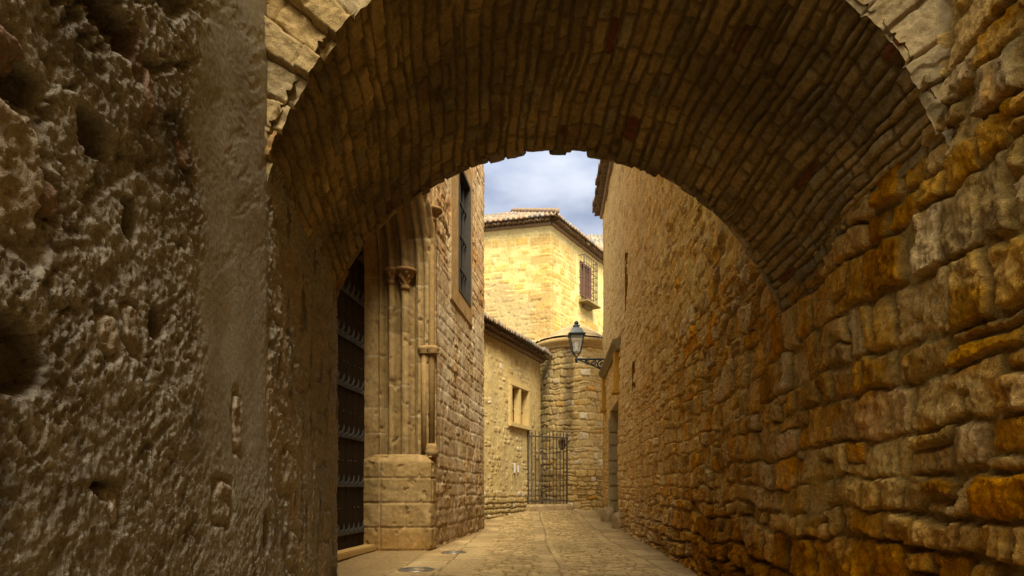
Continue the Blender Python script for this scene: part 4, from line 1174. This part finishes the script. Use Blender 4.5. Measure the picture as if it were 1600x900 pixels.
mbf.append((3, 2, 1, 0)); n4 = 4 * (len(tiers) - 1); mbf.append((n4, n4 + 1, n4 + 2, n4 + 3))
mb.add(mbv, mbf)
mb.lathe((LX, LY, 7.375), [(.04, 0), (.07, .03), (.09, .08), (.07, .13), (.02, .17)], 12)
mb.build('cap', M['lampiron'], lamp)
mb = MB(); mb.lathe((LX, LY, 6.36), [(.03, 0), (.04, .1), (.06, .16), (.075, .25), (.06, .36), (.02, .40)], 12)
mb.build('bulb', M['paper'], lamp, smooth=True)

# ------------------------------------------------------------------ guard stones, drain covers
def boulder(name, c, size, seed, label):
    A = np.linspace(0, 2 * PI, 49); B = np.linspace(-PI / 2, PI / 2, 25); AA, BB = np.meshgrid(A, B)
    aw = np.where(AA > 2 * PI - 1e-6, 0, AA)
    r = 1 + .16 * fbm(np.cos(aw) * 1.2 + 3, np.sin(aw) * 1.2 + BB * 1.1, seed, 4)
    cb = np.sign(np.cos(BB)) * np.abs(np.cos(BB)) ** .7; sb = np.sign(np.sin(BB)) * np.abs(np.sin(BB)) ** .7
    V = np.stack([c[0] + r * cb * np.cos(AA) * size[0], c[1] + r * cb * np.sin(AA) * size[1], c[2] + r * sb * size[2]], -1)
    cc = np.clip(ash_col(AA, BB, seed) * 1.05, .02, .6)
    o = np_mesh(name, V.reshape(-1, 3), grid_faces(*AA.shape), M['far'], None, cc.reshape(-1, 3))
    tag(o, label, 'guard stone', 'guard stones at the foot of the right wall')
boulder('guard_stone', (xr_at(19.2) - .06, 19.2, .18), (.20, .3, .34), 5, 'small pale upright guard stone at the right wall foot, nearer than the doorway')
boulder('guard_stone', (xr_at(22.4) - .18, 21.6, .25), (.26, .34, .36), 8, 'rounded guard stone at the doorway jamb in the right wall')

def cover(c, r, label, sd):
    mb = MB(); z = float(gz(c[1])) - .002
    mb.lathe((c[0], c[1], z), [(r * .99, -.03), (r, .018), (r * .985, .024), (r * .86, .024), (r * .85, .014), (r * .55, .014), (r * .54, .02), (r * .48, .02), (r * .47, .014), (.03, .014)], 40)
    for k in range(12):
        a = k * PI / 6; mb.box((c[0] + r * .69 * math.cos(a), c[1] + r * .69 * math.sin(a), z + .014), (r * .22, .02, .012), ((math.cos(a), math.sin(a), 0), (-math.sin(a), math.cos(a), 0)))
    o = mb.build('drain_cover', M['steel'], None); tag(o, label, 'drain cover', 'drain covers in the paving')
cover((-1.42, 9.5), .27, 'round grey metal drain cover in the paving, closest to the camera', 1)
cover((-1.10, 12.1), .24, 'round grey metal drain cover in the paving in front of the plinth', 2)

# ------------------------------------------------------------------ sky, sun, camera
SUN_EL = math.radians(55); to_sun = Vector((.38, -.92, 0)).normalized()
w = bpy.data.worlds.new('World'); scene.world = w; w.use_nodes = True
t = w.node_tree; bg = t.nodes['Background']
sky = t.nodes.new('ShaderNodeTexSky'); sky.sky_type = 'NISHITA'; sky.sun_disc = False
sky.sun_elevation = SUN_EL; sky.sun_rotation = math.atan2(to_sun.x, to_sun.y)
sky.air_density = 1.0; sky.dust_density = 1.5
tc = t.nodes.new('ShaderNodeTexCoord'); mp = t.nodes.new('ShaderNodeMapping'); mp.inputs['Scale'].default_value = (1.0, 1.0, 2.6); mp.inputs['Rotation'].default_value = (0, .25, .3)
t.links.new(tc.outputs['Generated'], mp.inputs['Vector'])
c1 = noise(t, 3.2, 8, .55, mp.outputs['Vector']); c2 = noise(t, 6.5, 6, .5, mp.outputs['Vector'])
cl = t.nodes.new('ShaderNodeMix'); cl.data_type = 'RGBA'
t.links.new(maprange(t, c2, .38, .70, 0, .85), cl.inputs[0])
cl.inputs[6].default_value = (3.9, 4.5, 6.1, 1); cl.inputs[7].default_value = (7.3, 7.8, 8.7, 1)
mx = t.nodes.new('ShaderNodeMix'); mx.data_type = 'RGBA'
t.links.new(maprange(t, c1, .30, .50, .25, 1), mx.inputs[0])
t.links.new(sky.outputs[0], mx.inputs[6]); t.links.new(cl.outputs[2], mx.inputs[7])
# sky dimmed ahead and boosted overhead and behind to balance the light
dt = t.nodes.new('ShaderNodeVectorMath'); dt.operation = 'DOT_PRODUCT'; dt.inputs[1].default_value = (-.12, -.55, .83)
t.links.new(tc.outputs['Generated'], dt.inputs[0])
gr = maprange(t, dt.outputs['Value'], -.25, .75, .33, 1.05)
cm = t.nodes.new('ShaderNodeVectorMath'); cm.operation = 'SCALE'
tn = t.nodes.new('ShaderNodeMix'); tn.data_type = 'RGBA'; tn.inputs[6].default_value = (1, 1, 1, 1); tn.inputs[7].default_value = (1.14, 1.0, .80, 1)
t.links.new(maprange(t, dt.outputs['Value'], -.1, .5, 0, 1), tn.inputs[0])      # warm tint added to the overhead sky to warm the light
t.links.new(mulc(t, mx.outputs[2], tn.outputs[2]), cm.inputs[0]); t.links.new(gr, cm.inputs['Scale'])
t.links.new(cm.outputs[0], bg.inputs['Color']); bg.inputs['Strength'].default_value = .10

sl_ = bpy.data.lights.new('sun', 'SUN'); sl_.energy = 4.6; sl_.angle = math.radians(38); sl_.color = (1, .88, .68)
so = bpy.data.objects.new('sun', sl_); COL.objects.link(so)
d = Vector((to_sun.x * math.cos(SUN_EL), to_sun.y * math.cos(SUN_EL), math.sin(SUN_EL)))
so.rotation_euler = d.to_track_quat('Z', 'Y').to_euler(); so.location = d * 60

cam = bpy.data.cameras.new('camera'); co = bpy.data.objects.new('camera', cam); COL.objects.link(co)
co.location = (0, 0, 1.2); co.rotation_euler = (PI / 2, 0, 0)
cam.sensor_width = 36; cam.lens = 22.5; cam.shift_y = 315 / 1600; cam.clip_start = .05; cam.clip_end = 3000
scene.camera = co

vs = scene.view_settings
vs.view_transform = 'Standard'; vs.look = 'None'; vs.exposure = 1.6; vs.gamma = 1; vs.use_curve_mapping = False
scene.cycles.use_denoising = True; scene.cycles.denoising_prefilter = 'NONE'
scene.cycles.max_bounces = 10; scene.cycles.diffuse_bounces = 6
